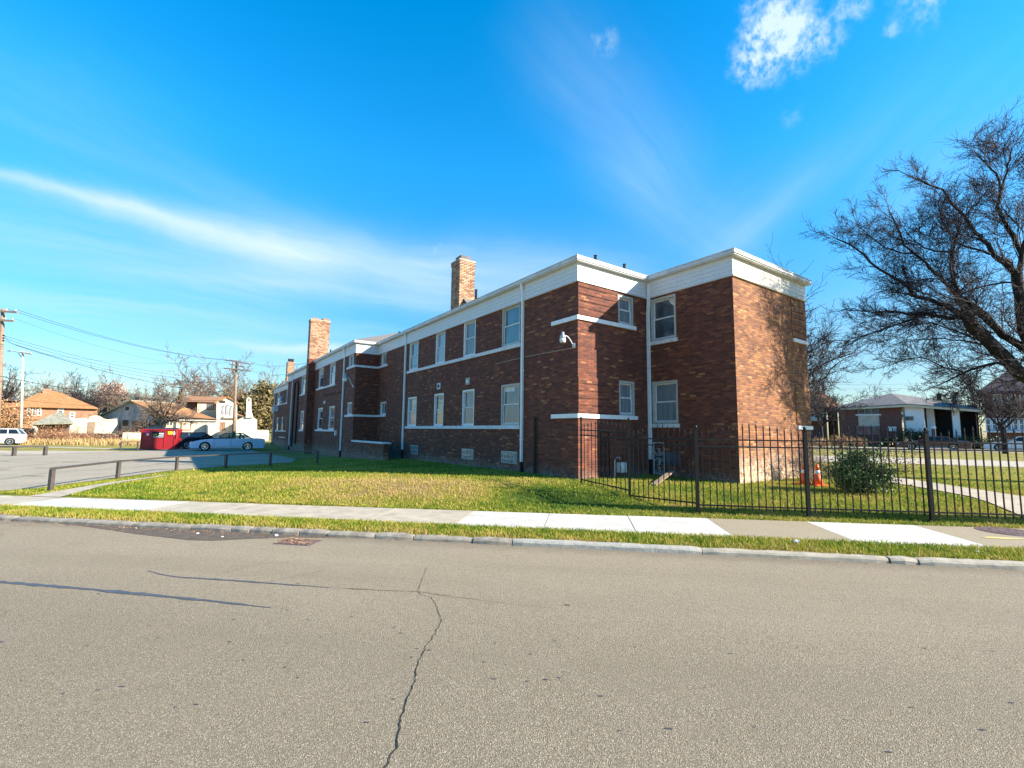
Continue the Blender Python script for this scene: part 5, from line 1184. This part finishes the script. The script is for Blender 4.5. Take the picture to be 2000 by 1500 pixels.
c = h.rect('chimney', 1829, 1839, 769, 782, 4, 4.8, M_DKHOUSE); h.rect('chimney', 1860, 1869, 772, 790, 5, 5.8, M_PLGREY)
# two storey brick house left of it
h = House('brick_house', 1590, 70, .2, 'dark two storey gabled brick house partly hidden by the apartment block corner', 'house')
h.rect('wall', 1520, 1618, 796, 880, 0, 9, M_FARBR, base=-.1); h.rect('wall', 1618, 1640, 796, 880, 2, 9, M_TANBR, base=-.1)
h.roof((1500, 790), (1650, 797), (1560, 762), (1604, 763), -.6, 4.5, 9.6, M_BRROOF); h.prism('gable', [(1560, 800), (1584, 762), (1612, 796), (1612, 800)], -.3, 3, M_WOODL)
slope(h, (1556, 800), (1584, 766), -.8, 3, M_BRROOF, .25, .1); slope(h, (1584, 766), (1616, 800), -.8, 3, M_BRROOF, .25, .1)
h.window(1580, 1590, 800, 815, -.05, M_WHITE, 1, 2, .1); h.rect('balcony', 1570, 1606, 815, 822, -1.2, 0, M_GREYVINYL); h.rect('chimney', 1604, 1612, 748, 775, 3.5, 4.5, M_FARBR)
h.window(1603, 1609, 802, 813, -.05, M_WHITE, 1, 2, .1)
# big house at the right edge
h = House('brick_house', 1965, 55, .2, 'tall dark brick house with white windows behind branches at the right edge', 'house')
h.rect('wall', 1920, 2040, 766, 880, 0, 10, M_FARBR, base=-.1); h.roof((1907, 765), (2060, 761), (1968, 725), (2010, 724), -.7, 5, 10.7, M_DKROOF, .25)
m = MB(); a, b = h.L(1908, 766.5, -.55), h.L(2058, 762.5, -.55); m.bar(a, b, .25, .3); m.build('eave_board', M_WHITE, h.root)
for x0, x1 in ((1939, 1956), (1968, 1984), (1992, 2010)): h.window(x0, x1, 770, 788, -.05, M_WHITE, 2, 2, .09, M_CURT)
for x0 in (1926, 1938, 1953, 1966, 1979, 1991): h.window(x0, x0+9, 817, 841, -.05, M_WHITE, 1, 2, .09, M_CURT)
h.rect('porch_ledge', 1920, 2040, 842, 845, -.8, 0, M_WHITE)
# signs and small posts on the lawn by the brick pillar with a globe
h = House('gate_pillar', 1822, 58, .2, 'dark brick gate pillar with a white ball on top in front of the ranch house', 'pillar'); h.rect('pillar_body', 1819, 1827.5, 838, 862, 0, .6, M_DKHOUSE, base=0)
m = MB(); a = h.L(1823.5, 836, .3); m.lathe((a[0], .3, a[2]-.2), [(.05, 0), (.2, .08), (.27, .25), (.2, .42), (.04, .5)], 12); m.build('ball', M_WHITE, h.root, True)
# ================================================================== trees
def rot_about(d, ang, rg):
    a = d.orthogonal().normalized(); a.rotate(__import__('mathutils').Quaternion(d, rg.uniform(0, 2*PI)))
    e = d.copy(); e.rotate(__import__('mathutils').Quaternion(a, ang)); return e
class Tw:
    """collects many thin three sided tubes quickly"""
    def __init__(s): s.v = []; s.f = []
    def tube(s, pts, rs, k=3):
        n0 = len(s.v); L = len(pts)
        for i, q in enumerate(pts):
            d = pts[min(i+1, L-1)]-pts[max(i-1, 0)]
            ax = Vector((0, 0, 1)) if abs(d.z) < .8*d.length else Vector((1, 0, 0))
            a = d.cross(ax).normalized(); b = d.cross(a).normalized()
            for j in range(k):
                th = 2*PI*j/k; w = q+(a*math.cos(th)+b*math.sin(th))*rs[i]; s.v.append((w.x, w.y, w.z))
        for i in range(L-1):
            for j in range(k):
                a0 = n0+i*k+j; a1 = n0+i*k+(j+1) % k; s.f.append((a0, a1, a1+k, a0+k))
    def build(s, name, mat, parent): return fast(name, np.array(s.v), np.array(s.f), mat, parent)
def grow(T, p, d, ln, r, lvl, rg, wig=.30, up=.06, nch=5, ratio=.62, ang=(.5, 1.0), rmin=.004, out=None):
    n = 5 if lvl > 0 else 4; pts = [p.copy()]; dirs = [d.copy()]; q = p.copy(); e = d.copy()
    for i in range(n):
        e = (e+Vector((rg.gauss(0, wig), rg.gauss(0, wig), rg.gauss(0, wig)+up))).normalized(); q = q+e*(ln/n); pts.append(q.copy()); dirs.append(e.copy())
    re = max(rmin, r*.45); rs = [r+(re-r)*i/n for i in range(n+1)]
    T[min(lvl, len(T)-1)].tube(pts, rs, 5 if r > .03 else 3)
    if lvl <= 0: return
    for c in range(nch):
        t_ = .22+.78*(c+rg.random()*.8)/nch; i = min(n-1, int(t_*n)); f = t_*n-i; b = pts[i].lerp(pts[i+1], min(1, f))
        cd_ = rot_about(dirs[i+1], rg.uniform(*ang), rg); rr = max(rmin, (r+(re-r)*t_)*rg.uniform(.45, .7))
        grow(T, b, cd_, ln*ratio*rg.uniform(.7, 1.15)*(1.1-.4*t_), rr, lvl-1, rg, wig, up, nch, ratio, ang, rmin, out)
    grow(T, pts[-1], dirs[-1], ln*ratio, re, lvl-1, rg, wig, up, max(3, nch-1), ratio, ang, rmin, out)
def bare_tree(name, label, group, h, seed, lvl=4, nch=4, mat_t=M_BARK, mat_c=M_TWIG, spread=.75, r0=None, rmin=.012, trunk=.28, cat='tree'):
    rg = random.Random(seed); root = empty(name, (0, 0, 0), 0, label, cat, group)
    thin, thick = Tw(), Tw(); T = [thin, thin, thin]+[thick]*4; r0 = r0 or h*.022; ht = h*trunk
    pts = [Vector((0, 0, -.5)), Vector((0, 0, ht*.5)), Vector((rg.uniform(-.2, .2), rg.uniform(-.2, .2), ht))]; thick.tube(pts, [r0*1.25, r0, r0*.85], 8)
    nl = 6
    for k in range(nl):
        a_ = 2*PI*k/nl+rg.uniform(-.3, .3); tilt = spread*rg.uniform(.45, 1.1); d = Vector((math.cos(a_)*math.sin(tilt), math.sin(a_)*math.sin(tilt), math.cos(tilt)))
        grow(T, pts[-1]-Vector((0, 0, rg.uniform(0, ht*.15))), d, h*.36*rg.uniform(.8, 1.15), r0*.5, lvl, rg, .22, .05, nch, .62, (.4, .9), rmin)
    tr = thick.build('trunk', mat_t, root); cr = thin.build('crown', mat_c, root); return root
# the big tree at the right edge: limbs follow the real ones, in depth
def zz(x, y): return (1560+x*.3534, 230+y*.3534)
big = empty('bare_tree', (15.5, 15.6, g1(15.5, 15.6)), 0, 'large bare dark tree whose long limbs reach in from the right edge of the photo', 'tree')
rg = random.Random(21); thick, thin = Tw(), Tw(); TL = [thin, thin, thin, thick, thick]
bo = Vector(big.location)
def limb(pts, d0, d1, r0, r1, kids=9, klen=1.5, lvl=2, kr=.5, curl=0, nch=4):
    kids = int(kids*1.5)
    limb_(pts, d0, d1, r0*.8, r1, kids, klen*.85, min(lvl, 2), kr, 7)
def limb_(pts, d0, d1, r0, r1, kids, klen, lvl, kr, nch):
    n = len(pts); P_ = []
    for i, q in enumerate(pts): P_.append(at(*zz(*q), 1.17*(d0+(d1-d0)*i/(n-1))+ (rg.uniform(-.12, .12) if 0 < i < n-1 else 0))-bo)
    # smooth wobble
    Q_ = []; 
    for a, b in zip(P_[:-1], P_[1:]):
        m_ = max(2, int((b-a).length/.25))
        for k in range(m_): Q_.append(a.lerp(b, k/m_)+Vector((rg.gauss(0, .012), rg.gauss(0, .012), rg.gauss(0, .012))))
    Q_.append(P_[-1]); L = len(Q_); rs = [r0+(r1-r0)*(i/(L-1))**.8 for i in range(L)]; thick.tube(Q_, rs, 8 if r0 > .05 else 5)
    for c in range(kids):
        t_ = .12+.88*(c+rg.random()*.7)/kids; i = min(L-2, int(t_*(L-1))); d = (Q_[i+1]-Q_[max(0, i-1)]).normalized()
        e = rot_about(d, rg.uniform(.45, 1.15), rg); e = (e+d*.25+Vector((0, 0, .12))).normalized()
        grow(TL, Q_[i], e, klen*rg.uniform(.6, 1.2)*(1.15-.45*t_), max(.008, min(.035, rs[i]*kr*rg.uniform(.5, .9))), lvl, rg, .20, .03, nch, .62, (.38, .85), .0042)
    d = (Q_[-1]-Q_[-2]).normalized(); grow(TL, Q_[-1], d, klen*.8, max(.008, min(.03, r1*.9)), lvl, rg, .25, .03, nch, .6, (.4, .9), .0042)
base = Vector((0, 0, 0)); thick.tube([Vector((0, 0, -.4)), Vector((.02, 0, .5)), Vector((-.02, 0, 1.3)), at(*zz(1420, 1530), 1.17*11.6)-bo], [.36, .29, .27, .24], 10)
limb([(1420, 1530), (1245, 1430), (1180, 1370), (1080, 1270), (1000, 1190), (960, 1150), (930, 1090)], 11.6, 11.3, .23, .15, 10, 1.5, 3, .16)
limb([(930, 1090), (880, 990), (855, 900), (845, 830), (845, 750), (870, 660), (890, 600)], 11.3, 11.2, .12, .03, 9, 1.3, 3, .4)
limb([(940, 1100), (860, 1108), (800, 1105), (700, 1085), (620, 1085), (520, 1070), (430, 1075)], 11.3, 12.4, .085, .03, 9, 1.3, 3, .4)
limb([(700, 1088), (600, 1120), (500, 1160), (400, 1190), (300, 1220)], 11.8, 12.6, .05, .016, 8, 1.1, 3, .45)
limb([(900, 1080), (830, 1050), (780, 1025), (700, 1000), (630, 985), (605, 930), (520, 880), (430, 830), (360, 760), (290, 700), (210, 670)], 11.3, 12.6, .095, .02, 14, 1.25, 3, .4)
limb([(885, 1010), (850, 960), (830, 925), (780, 880), (740, 850), (700, 800), (640, 750), (580, 700), (560, 640), (520, 560), (500, 520)], 11.3, 13.2, .08, .018, 13, 1.25, 3, .42)
limb([(640, 750), (560, 745), (480, 720), (400, 660), (330, 600)], 12.4, 13.2, .04, .014, 8, 1.1, 3, .45)
limb([(835, 745), (760, 735), (690, 715), (640, 680), (600, 640)], 11.2, 12, .04, .014, 8, 1.1, 3, .45)
limb([(1500, 1500), (1400, 1400), (1245, 1270), (1130, 1200), (1050, 1120), (990, 1075), (930, 1020), (890, 990)], 11.6, 11.5, .17, .07, 11, 1.4, 3, .3)
limb([(1420, 1530), (1330, 1350), (1245, 1180), (1225, 1060), (1215, 940), (1205, 860)], 11.6, 11.0, .19, .12, 8, 1.3, 3, .25)
limb([(1205, 860), (1130, 800), (1085, 760), (1040, 700), (1000, 650), (960, 620), (930, 560), (890, 520), (840, 470), (800, 400), (700, 360), (610, 320)], 11.0, 12.6, .10, .018, 16, 1.3, 3, .38)
limb([(1215, 860), (1230, 760), (1190, 660), (1140, 590), (1095, 490), (1120, 400), (1085, 310), (1040, 255), (985, 200)], 11.0, 11.8, .09, .016, 15, 1.3, 3, .4)
limb([(1120, 400), (1150, 300), (1165, 230), (1180, 170)], 11.4, 11.0, .04, .014, 9, 1.2, 3, .45)
limb([(1230, 760), (1260, 650), (1300, 520), (1330, 400), (1350, 290)], 11.0, 10.6, .07, .016, 11, 1.3, 3, .4)
limb([(1060, 750), (960, 720), (880, 690), (820, 620), (790, 560), (770, 480)], 11.1, 12, .045, .014, 9, 1.1, 3, .45)
limb([(1200, 910), (1100, 915), (1020, 930), (940, 955), (890, 985)], 11.0, 11.4, .035, .02, 6, .9, 2, .45)
limb([(880, 880), (800, 900), (720, 890), (640, 900), (560, 930)], 11.3, 12.2, .03, .012, 8, 1.1, 3, .5)
limb([(1180, 1370), (1100, 1355), (1000, 1375), (920, 1405), (860, 1440), (790, 1470)], 11.4, 11.8, .07, .016, 11, 1.1, 3, .45)
limb([(1140, 1300), (1060, 1262), (980, 1245), (900, 1230), (800, 1220), (640, 1226)], 11.4, 12.4, .045, .013, 10, 1.1, 3, .5)
limb([(1000, 1230), (880, 1180), (800, 1160), (740, 1130), (660, 1140), (560, 1200)], 11.4, 12.6, .035, .012, 9, 1.1, 3, .5)
limb([(990, 1385), (985, 1430), (960, 1460), (900, 1500), (860, 1540)], 11.6, 11.8, .02, .010, 6, .8, 2, .6)
limb([(900, 1400), (800, 1380), (700, 1330), (600, 1330), (500, 1370)], 11.8, 12.6, .03, .010, 9, 1.1, 3, .5)
limb([(1100, 1200), (1080, 1130), (1040, 1080), (980, 1030), (900, 1000)], 11.4, 10.6, .03, .012, 7, 1.0, 2, .5)
thick.build('trunk', M_BARK, big); thin.build('crown', M_TWIG, big)
# second, nearer-hidden tree beyond the right end of the building
def put(o, px, depth, s=1.0, rz=0, z=None, label=None, group=None):
    p = at(px, 845, depth); o.location = (p.x, p.y, g1(p.x, p.y) if z is None else z); o.scale = (s, s, s); o.rotation_euler = (0, 0, rz)
    if label: o['label'] = label
    if group: o['group'] = group
    return o
GB = 'bare trees beyond the houses'
tA = bare_tree('bare_tree', 'bare tree standing just behind the right end of the brick apartment block', None, 10.5, 4, 4, 5, M_BARK, M_TWIG, 1.05, .24, .007, .22)
put(tA, 1545, 27, 1.15, 1.1)
proto = bare_tree('bare_tree', 'x', GB, 13.5, 8, 4, 4, M_TWIGB, M_TWIGB, .85, .26, .022)
proto2 = bare_tree('bare_tree', 'x', GB, 13.5, 15, 4, 4, M_TWIGB, M_TWIGB, 1.0, .22, .022, .2)
dark = bare_tree('bare_tree', 'x', GB, 13.5, 30, 4, 4, M_BARK, M_TWIG, .9, .24, .020, .24)
put(proto, 412, 85, 1.28, .4, label='tall spreading bare tree above the two storey stucco house, left of the utility pole')
for base_, px, dep, s, rz, lab in [
    (proto2, 505, 92, 1.15, 2.0, 'wide bare tree filling the sky between the utility pole and the brick building'),
    (proto, 470, 100, 1.2, 3.0, 'bare tree directly behind the utility pole crossarms'),
    (dark, 165, 95, 1.12, 1.0, 'bare tree rising right of the orange brick house chimney'),
    (proto2, 120, 100, 1.12, 4.0, 'bare tree rising behind the orange tile hip roof'),
    (proto, 60, 98, 1.02, 5.2, 'bare tree behind the thin pale utility pole'),
    (proto2, 10, 92, 1.12, .7, 'bare tree at the left edge beyond the pale roof'),
    (dark, -30, 80, 1.1, 2.2, 'bare tree half cut by the left edge of the photo'),
    (dark, 258, 90, .98, 3.5, 'bare tree standing behind the peak of the grey gabled building'),
    (proto2, 298, 95, .92, 1.7, 'low brown bare tree behind the right slope of the grey gabled building'),
    (proto, 340, 96, .95, 2.6, 'bare tree between the grey gable and the tall spreading tree'),
    (dark, 190, 88, .95, 5.0, 'bare tree behind the cream garage with the rounded parapet')]:
    put(copy_tree(base_), px, dep, s, rz, label=lab)
put(dark, 1905, 95, 1.05, 1.2, label='dark bare tree behind the chimneys of the ranch house')
put(proto2, 222, 84, .98, 0.3, label='brown bare tree behind the orange brick house, under the pink leafed crown')
for px, dep, s, rz, lab in [(1700, 90, .95, .5, 'dark bare tree behind the ridge of the ranch house'), (1605, 60, .8, 3.3, 'bare dark tree in front of the two storey brick house at the building corner'),
                             (1790, 105, 1.0, 2.2, 'faint bare tree right of the ranch house ridge'), (1960, 40, .72, 4.1, 'dense bare tree in front of the tall brick house at the right edge')]:
    put(copy_tree(dark), px, dep, s, rz, label=lab)
yard = bare_tree('yard_tree', 'small bare dark tree in front of the long stucco house, above the red dumpster', None, 6.4, 52, 4, 4, M_BARK, M_TWIGB, 1.15, .24, .014, .42)
put(yard, 316, 55, 1.05, 1.0)
yard2 = copy_tree(yard); put(yard2, 276, 64, .62, 2.0, label='small leaning bare tree before the dark openings of the grey gabled building')
# leafy crowns
def crown_tree(name, lab, px, depth, h, w, mat, n, size, seed, trunk_h=.25, cone_=0., group=None, cat='tree', z=None, flat=0.):
    rgn = np.random.default_rng(seed); p = at(px, 845, depth); zz_ = g1(p.x, p.y) if z is None else z
    root = empty(name, (p.x, p.y, zz_), 0, lab, cat, group)
    c = []; nc = 26; cen = rgn.normal(size=(nc, 3)); cen /= np.linalg.norm(cen, axis=1)[:, None]; cen *= rgn.uniform(.35, .95, nc)[:, None]
    k = rgn.integers(0, nc, n); P_ = cen[k]*.72+rgn.normal(size=(n, 3))*.17
    hh = h*(1-trunk_h); P_[:, 2] = P_[:, 2]*hh/2+h*trunk_h+hh/2; sc = 1-cone_*np.clip((P_[:, 2]-h*trunk_h)/hh, 0, 1)
    P_[:, 0] *= w/2*sc; P_[:, 1] *= w/2*sc; P_ = P_[P_[:, 2] > .02]
    a, b = leaf_cloud(P_, size, rgn, flat); fast('crown', a, b, mat, root)
    T_ = Tw(); rr = random.Random(seed)
    T_.tube([Vector((0, 0, -.3)), Vector((0, 0, h*.3)), Vector((0, 0, h*.8))], [w*.035+.02, w*.025+.01, .01], 6)
    for q in range(26):
        zz2 = h*(trunk_h*.6+.7*rr.random()); a_ = rr.uniform(0, 2*PI); T_.tube([Vector((0, 0, zz2*.6)), Vector((math.cos(a_)*w*.2, math.sin(a_)*w*.2, zz2)), Vector((math.cos(a_)*w*.42, math.sin(a_)*w*.42, zz2+h*.12*rr.random()))], [.03*w**.5*.4, .015*w**.5*.5, .004], 3)
    T_.build('trunk', M_BARK, root); return root
crown_tree('pine_tree', 'tall olive brown evergreen between the white chapel wing and the brick building', 518, 78, 10.0, 6.6, M_CONIFER, 6500, .30, 5, .02)
crown_tree('pine_tree', 'second olive evergreen behind the bell chimney', 488, 88, 9.5, 6.0, M_CONIFER, 4500, .30, 6, .02)
crown_tree('pine_tree', 'narrow pointed conifer behind the left end of the two storey stucco house', 347, 84, 10.4, 3.6, M_CONIFER, 2200, .26, 7, .1, .9)
crown_tree('leafy_tree', 'pale pink leafed tree crown above the low brown trees', 216, 96, 12.0, 7, M_PINKLEAF, 1500, .22, 8, .45)
crown_tree('russet_shrub', 'tall russet leafed shrub left of the pale utility pole', 12, 68, 6.3, 8.5, M_DRYLEAF, 5200, .13, 9, .0, cat='shrub')
crown_tree('brown_tree', 'brown leafed tree behind the grey gable, left part', 232, 92, 8.3, 7, M_CONIFER, 2600, .22, 10, .25)
crown_tree('brown_tree', 'brown leafed tree behind the grey gable, right part', 292, 90, 7.3, 9, M_CONIFER, 2800, .22, 11, .25)
crown_tree('brown_tree', 'brown leafed tree behind the orange roof of the two storey house', 440, 90, 10.2, 8, M_CONIFER, 2600, .24, 12, .2)
# hedges right
for px, dep, h_, w_, lab in [(1775, 59, 2.9, 3.2, 'dark rounded hedge against the white panel wall, left half'), (1798, 58.5, 2.4, 2.6, 'dark rounded hedge against the white panel wall, right half'), (1738, 60, 1.4, 3.5, 'low dark hedge under the white wall urns'), (1890, 57, 1.8, 5, 'dark low hedge between the porch and the gate pillar'), (1960, 50, 1.6, 7, 'dark hedge before the tall brick house')]:
    crown_tree('hedge', lab, px, dep, h_, w_, M_HEDGE, 1800, .09, int(px), .0, cat='hedge', group='dark hedges before the far houses')
for px, dep, h_, w_, lab in [(1640, 52, 1.7, 3.2, 'brown leafed shrub under the left end of the ranch house'), (1600, 50, 1.3, 3.0, 'brown shrub by the dark two storey house'), (1672, 54, 1.5, 2.4, 'yellowish shrub below the boarded ranch house window')]:
    crown_tree('dry_shrub', lab, px, dep, h_, w_, M_DRYLEAF, 900, .08, int(px), .0, cat='shrub', group='brown shrubs before the far houses')
# tangle by the shed
def tangle(px, dep, w, h, n, seed, lab, mat=M_TWIGR):
    p = at(px, 845, dep); rr = random.Random(seed); T_ = Tw(); root = empty('tangled_bush', (p.x, p.y, g1(p.x, p.y)), 0, lab, 'bush', 'dry tangled bushes along the alley')
    for k in range(n):
        q = Vector((rr.uniform(-w, w)/2, rr.uniform(-.8, .8), 0)); d = Vector((rr.gauss(0, .6), rr.gauss(0, .4), 1)).normalized(); grow([T_], q, d, h*rr.uniform(.4, .9), .02, 1, rr, .4, -.03, 4, .6, (.5, 1.1), .010)
    T_.build('stems', mat, root); rgn = np.random.default_rng(seed); P_ = rgn.normal(size=(n*14, 3))*np.array([w*.28, .5, h*.22])+np.array([0, 0, h*.38]); P_ = P_[P_[:, 2] > 0]
    a, b = leaf_cloud(P_, .07, rgn); fast('leaves', a, b, M_DRYLEAF, root)
tangle(88, 52, 4.5, 2.4, 90, 1, 'dense dry bush in front of the dark shed opening'); tangle(122, 51, 4, 2.2, 90, 2, 'dry purple brown bush at the right corner of the shed'); tangle(160, 54, 5, 1.5, 70, 3, 'low dry bush before the cream vine covered garage')
tangle(205, 54, 6, 1.3, 80, 4, 'low dry bush along the dark garden wall'); tangle(265, 60, 5, 2.2, 70, 5, 'dry reddish bush below the grey gabled building')
# straw grass along the alley
def strip(rng, n):
    t_ = rng.uniform(0, 1, n); px = 60+240*t_; x = np.empty(n); y = np.empty(n)
    A_ = at(60, 866, 50); B_ = at(300, 866, 50); x = A_.x+(B_.x-A_.x)*t_+rng.normal(0, .3, n); y = A_.y+(B_.y-A_.y)*t_+rng.normal(0, .7, n); return x, y
a, b = tri_blades(5200, strip, .25, .95, .05, .5, np.random.default_rng(9)); tag(fast('tall_grass', a, b, M_DRYGRASS), 'tall straw coloured grass along the alley wall', 'grass', kind='stuff')
# evergreen shrub behind the fence
rgn = np.random.default_rng(77); root = empty('evergreen_shrub', (6.22, 11.75, g1(6.2, 11.7)), 0, 'dense dark green broadleaf shrub inside the iron fence', 'shrub')
nc = 60; cen = rgn.normal(size=(nc, 3)); cen /= np.linalg.norm(cen, axis=1)[:, None]; cen *= rgn.uniform(.55, 1.0, nc)[:, None]; cen[:, 2] = np.abs(cen[:, 2])*1.0
k = rgn.integers(0, nc, 15000); P_ = cen[k]*(np.array([.60, .50, .70])*rgn.uniform(.8, 1.12, (60, 1))[k])+rgn.normal(size=(15000, 3))*np.array([.11, .10, .09]); P_[:, 2] += .20; lowp = rgn.uniform(0, 1, 15000) < .22; P_[lowp, 2] = rgn.uniform(.05, .55, lowp.sum()); P_ = P_[P_[:, 2] > .03]; P_[:, 2] = np.where(P_[:, 2] > .86, .86+(P_[:, 2]-.86)*.45, P_[:, 2])
a, b = leaf_cloud(P_, .024, rgn); fast('leaves', a, b, M_LEAF, root)
T_ = Tw(); rr = random.Random(5)
for q in range(26): d = Vector((rr.gauss(0, .55), rr.gauss(0, .5), 1)).normalized(); grow([T_], Vector((rr.uniform(-.15, .15), rr.uniform(-.15, .15), 0)), d, .8, .012, 1, rr, .2, .02, 3, .5, (.4, .8), .003)
T_.build('stems', M_TWIG, root)
sh = []
for q in range(34):
    a_ = rr.uniform(0, 2*PI); el = rr.uniform(.1, 1.4); d = np.array([math.cos(a_)*math.cos(el), math.sin(a_)*math.cos(el), math.sin(el)]); b0 = d*np.array([.62, .52, .66])+np.array([0, 0, .25]); nn = 26; tt = rgn.uniform(0, rr.uniform(.15, .34), nn)[:, None]; sh.append(b0+d*tt+rgn.normal(size=(nn, 3))*.02)
a, b = leaf_cloud(np.concatenate(sh), .024, rgn); fast('leafy_shoots', a, b, M_LEAF, root)
P_ = rgn.normal(size=(700, 3))*np.array([.30, .30, .22])+np.array([.78, .1, .62]); a, b = leaf_cloud(P_, .022, rgn); o = fast('leaves', a, b, M_DRYLEAF, root); o['label'] = 'thin bronze leafed shoots on the right side'
# bare shrub beside it
root = empty('bare_shrub', (6.15, 14.3, g1(6.1, 14.3)), 0, 'small bare twiggy shrub between the cones and the evergreen shrub', 'shrub'); T_ = Tw(); rr = random.Random(9)
for q in range(30): d = Vector((rr.gauss(0, .55), rr.gauss(0, .5), 1)).normalized(); grow([T_], Vector((rr.uniform(-.2, .2), rr.uniform(-.2, .2), 0)), d, .75, .010, 2, rr, .25, .02, 4, .55, (.4, .9), .003)
T_.build('stems', M_TWIGB, root)
P_ = rgn.normal(size=(500, 3))*np.array([.4, .4, .25])+np.array([0, 0, .6]); P_ = P_[P_[:, 2] > .05]; a, b = leaf_cloud(P_, .018, rgn); fast('leaves', a, b, M_DRYLEAF, root)

# ================================================================== utility poles and wires
def pole(px, depth, ptop, r0, mat, lab, arms, lean=(0, 0), group=None, bells=True):
    b = at(px, 850, depth); zg = g1(b.x, b.y); root = empty('utility_pole', (b.x, b.y, zg), 0, lab, 'utility pole', group)
    top = on_plane(Vector((b.x, b.y, 0)), FH, *ptop); t_ = top-Vector((b.x, b.y, zg)); mb = MB(); mb.tube([(0, 0, -.5), tuple(t_*.5), tuple(t_)], [r0, r0*.85, r0*.68], 10); mb.build('pole_shaft', mat, root, True)
    pts = []
    for (xa, ya, xb, yb) in arms:
        a = on_plane(Vector((b.x, b.y, 0))-FH*.18, FH, xa, ya)-root.location; c = on_plane(Vector((b.x, b.y, 0))-FH*.18, FH, xb, yb)-root.location
        mb = MB(); mb.bar(a, c, .12, .14); o = mb.build('crossarm', mat if mat is not M_WOODL else M_WOOD, root); mb = MB(); row = []
        for k in range(4):
            q = a.lerp(c, .06+.88*k/3)+Vector((0, 0, .08)); mb.lathe(q, [(.03, 0), (.06, .05), (.05, .14), (.02, .17)], 8); row.append(root.location+q+Vector((0, 0, .17)))
        mb.build('insulators', M_GREYMETAL, o); pts.append(row)
    return root, pts
p1, P1 = pole(-4, 38, (6, 603), .19, M_WOOD, 'weathered utility pole with two crossarms at the left edge of the photo', [(-28, 606, 34, 610), (-22, 624, 27, 627)])
p2, P2 = pole(457, 62, (462, 704), .20, M_WOOD, 'weathered utility pole with crossarms rising behind the pale blue sedan', [(442, 703, 489, 711), (437, 719, 491, 725), (448, 711, 478, 717)])
p3, P3 = pole(42, 62, (45, 686), .17, M_WOODL, 'thin pale utility pole with a street light arm before the orange brick house', [(38, 688, 62, 692)])
mb = MB(); b = Vector(p3.location); f = lambda px, py: on_plane(b, FH, px, py)-b; mb.tube([f(44, 700), f(34, 688), f(23, 685)], .05, 6); o = mb.build('lamp_arm', M_GREYMETAL, p3); mb = MB(); q = f(22, 685); mb.box(q.x-.5, q.x+.1, q.y-.12, q.y+.12, q.z-.1, q.z+.05); mb.build('lamp_head', M_GREYMETAL, o)
b = Vector(p2.location); f = lambda px, py: on_plane(b, FH, px, py)-b; mb = MB(); mb.tube([f(455, 757), f(425, 745), f(404, 744)], .05, 6); o = mb.build('lamp_arm', M_GREYMETAL, p2); mb = MB(); q = f(398, 745.5); mb.box(q.x-.4, q.x+.4, q.y-.15, q.y+.15, q.z-.1, q.z+.1); mb.build('lamp_head', M_GREYMETAL, o)
mb = MB(); b = Vector(p1.location); f = lambda px, py: on_plane(b, FH, px, py)-b
for q_ in ((4, 655), (4, 660), (4, 665)): mb.lathe(f(*q_)+Vector((.15, 0, 0)), [(.03, -.05), (.08, 0), (.03, .05)], 8)
mb.build('insulator_rack', M_BLACK, p1)
def wire(a, b, sag, lab, r=.012, n=28, group='overhead wires between the utility poles'):
    a, b = Vector(a), Vector(b); pts = [a.lerp(b, k/n)-Vector((0, 0, sag*4*(k/n)*(1-k/n))) for k in range(n+1)]; T_ = Tw(); T_.tube([p_ for p_ in pts], [r]*(n+1), 4)
    return tag(T_.build('overhead_wire', M_WIRE, None), lab, 'wire', group)
nm = ['outermost', 'second', 'third', 'innermost']
for k in (3, 2): wire(P1[0][k], P2[0][k], .9, f'{nm[3-k]} wire on the top crossarm of the left edge pole', .014)
wire(P1[1][3], P2[1][3], 1.2, 'thin wire from the lower crossarm of the left edge pole', .007)
for k, y in enumerate((655, 660, 665)): wire(at(6, y, 38), at(452, 738+4*k, 61.8), .9+.1*k, ['upper', 'middle', 'lower'][k]+' of three wires from the black insulator rack', .013)
wire(at(8, 655, 37.8), at(30, 674, 40), .15, 'short drooping loop of cable at the left edge pole', .014, 10); wire(at(30, 674, 40), at(455, 770, 61.7), .7, 'thick service cable dropping from the left edge pole across the tree tops', .022)
wire(at(-60, 722, 36), at(455, 781, 61.9), .9, 'thick communication cable running across the whole left skyline', .024); wire(at(455, 781, 61.9), at(530, 756, 56), .5, 'thick communication cable from the pole to the end of the brick building', .022)
wire(at(-40, 772, 40), at(330, 792, 70), .5, 'low cable crossing in front of the orange tile roof', .014)
wire(P2[0][3], on_plane(A0+VA*PB, VA, 599, 709), .4, 'cable from the pole behind the sedan to the tall wide chimney', .014); wire(P2[1][3], on_plane(A0, VA, 556, 731), .4, 'cable from the lower crossarm to the far end roof of the brick building', .012)
wire(P3[0][3], P2[2][0], .7, 'thin wire from the pale pole to the pole behind the sedan', .010); wire(at(46, 712, 62), at(455, 748, 62), .6, 'thin lower wire from the pale pole', .009); wire(at(41, 712, 62), at(-40, 735, 50), .3, 'thin wire from the pale pole leaving the photo at the left', .009)
wire(at(1500, 746, 90), at(1990, 735, 90), 1.0, 'faint high wire behind the trees on the right', .015, group='faint wires behind the right hand trees'); wire(at(1500, 754, 90), at(1990, 744, 90), 1.0, 'faint lower wire behind the trees on the right', .015, group='faint wires behind the right hand trees')
# small sprawl of plants and litter by the wall
# ------------------------------------------------------------------ render settings
scene.render.engine = 'CYCLES'; scene.cycles.max_bounces = 6
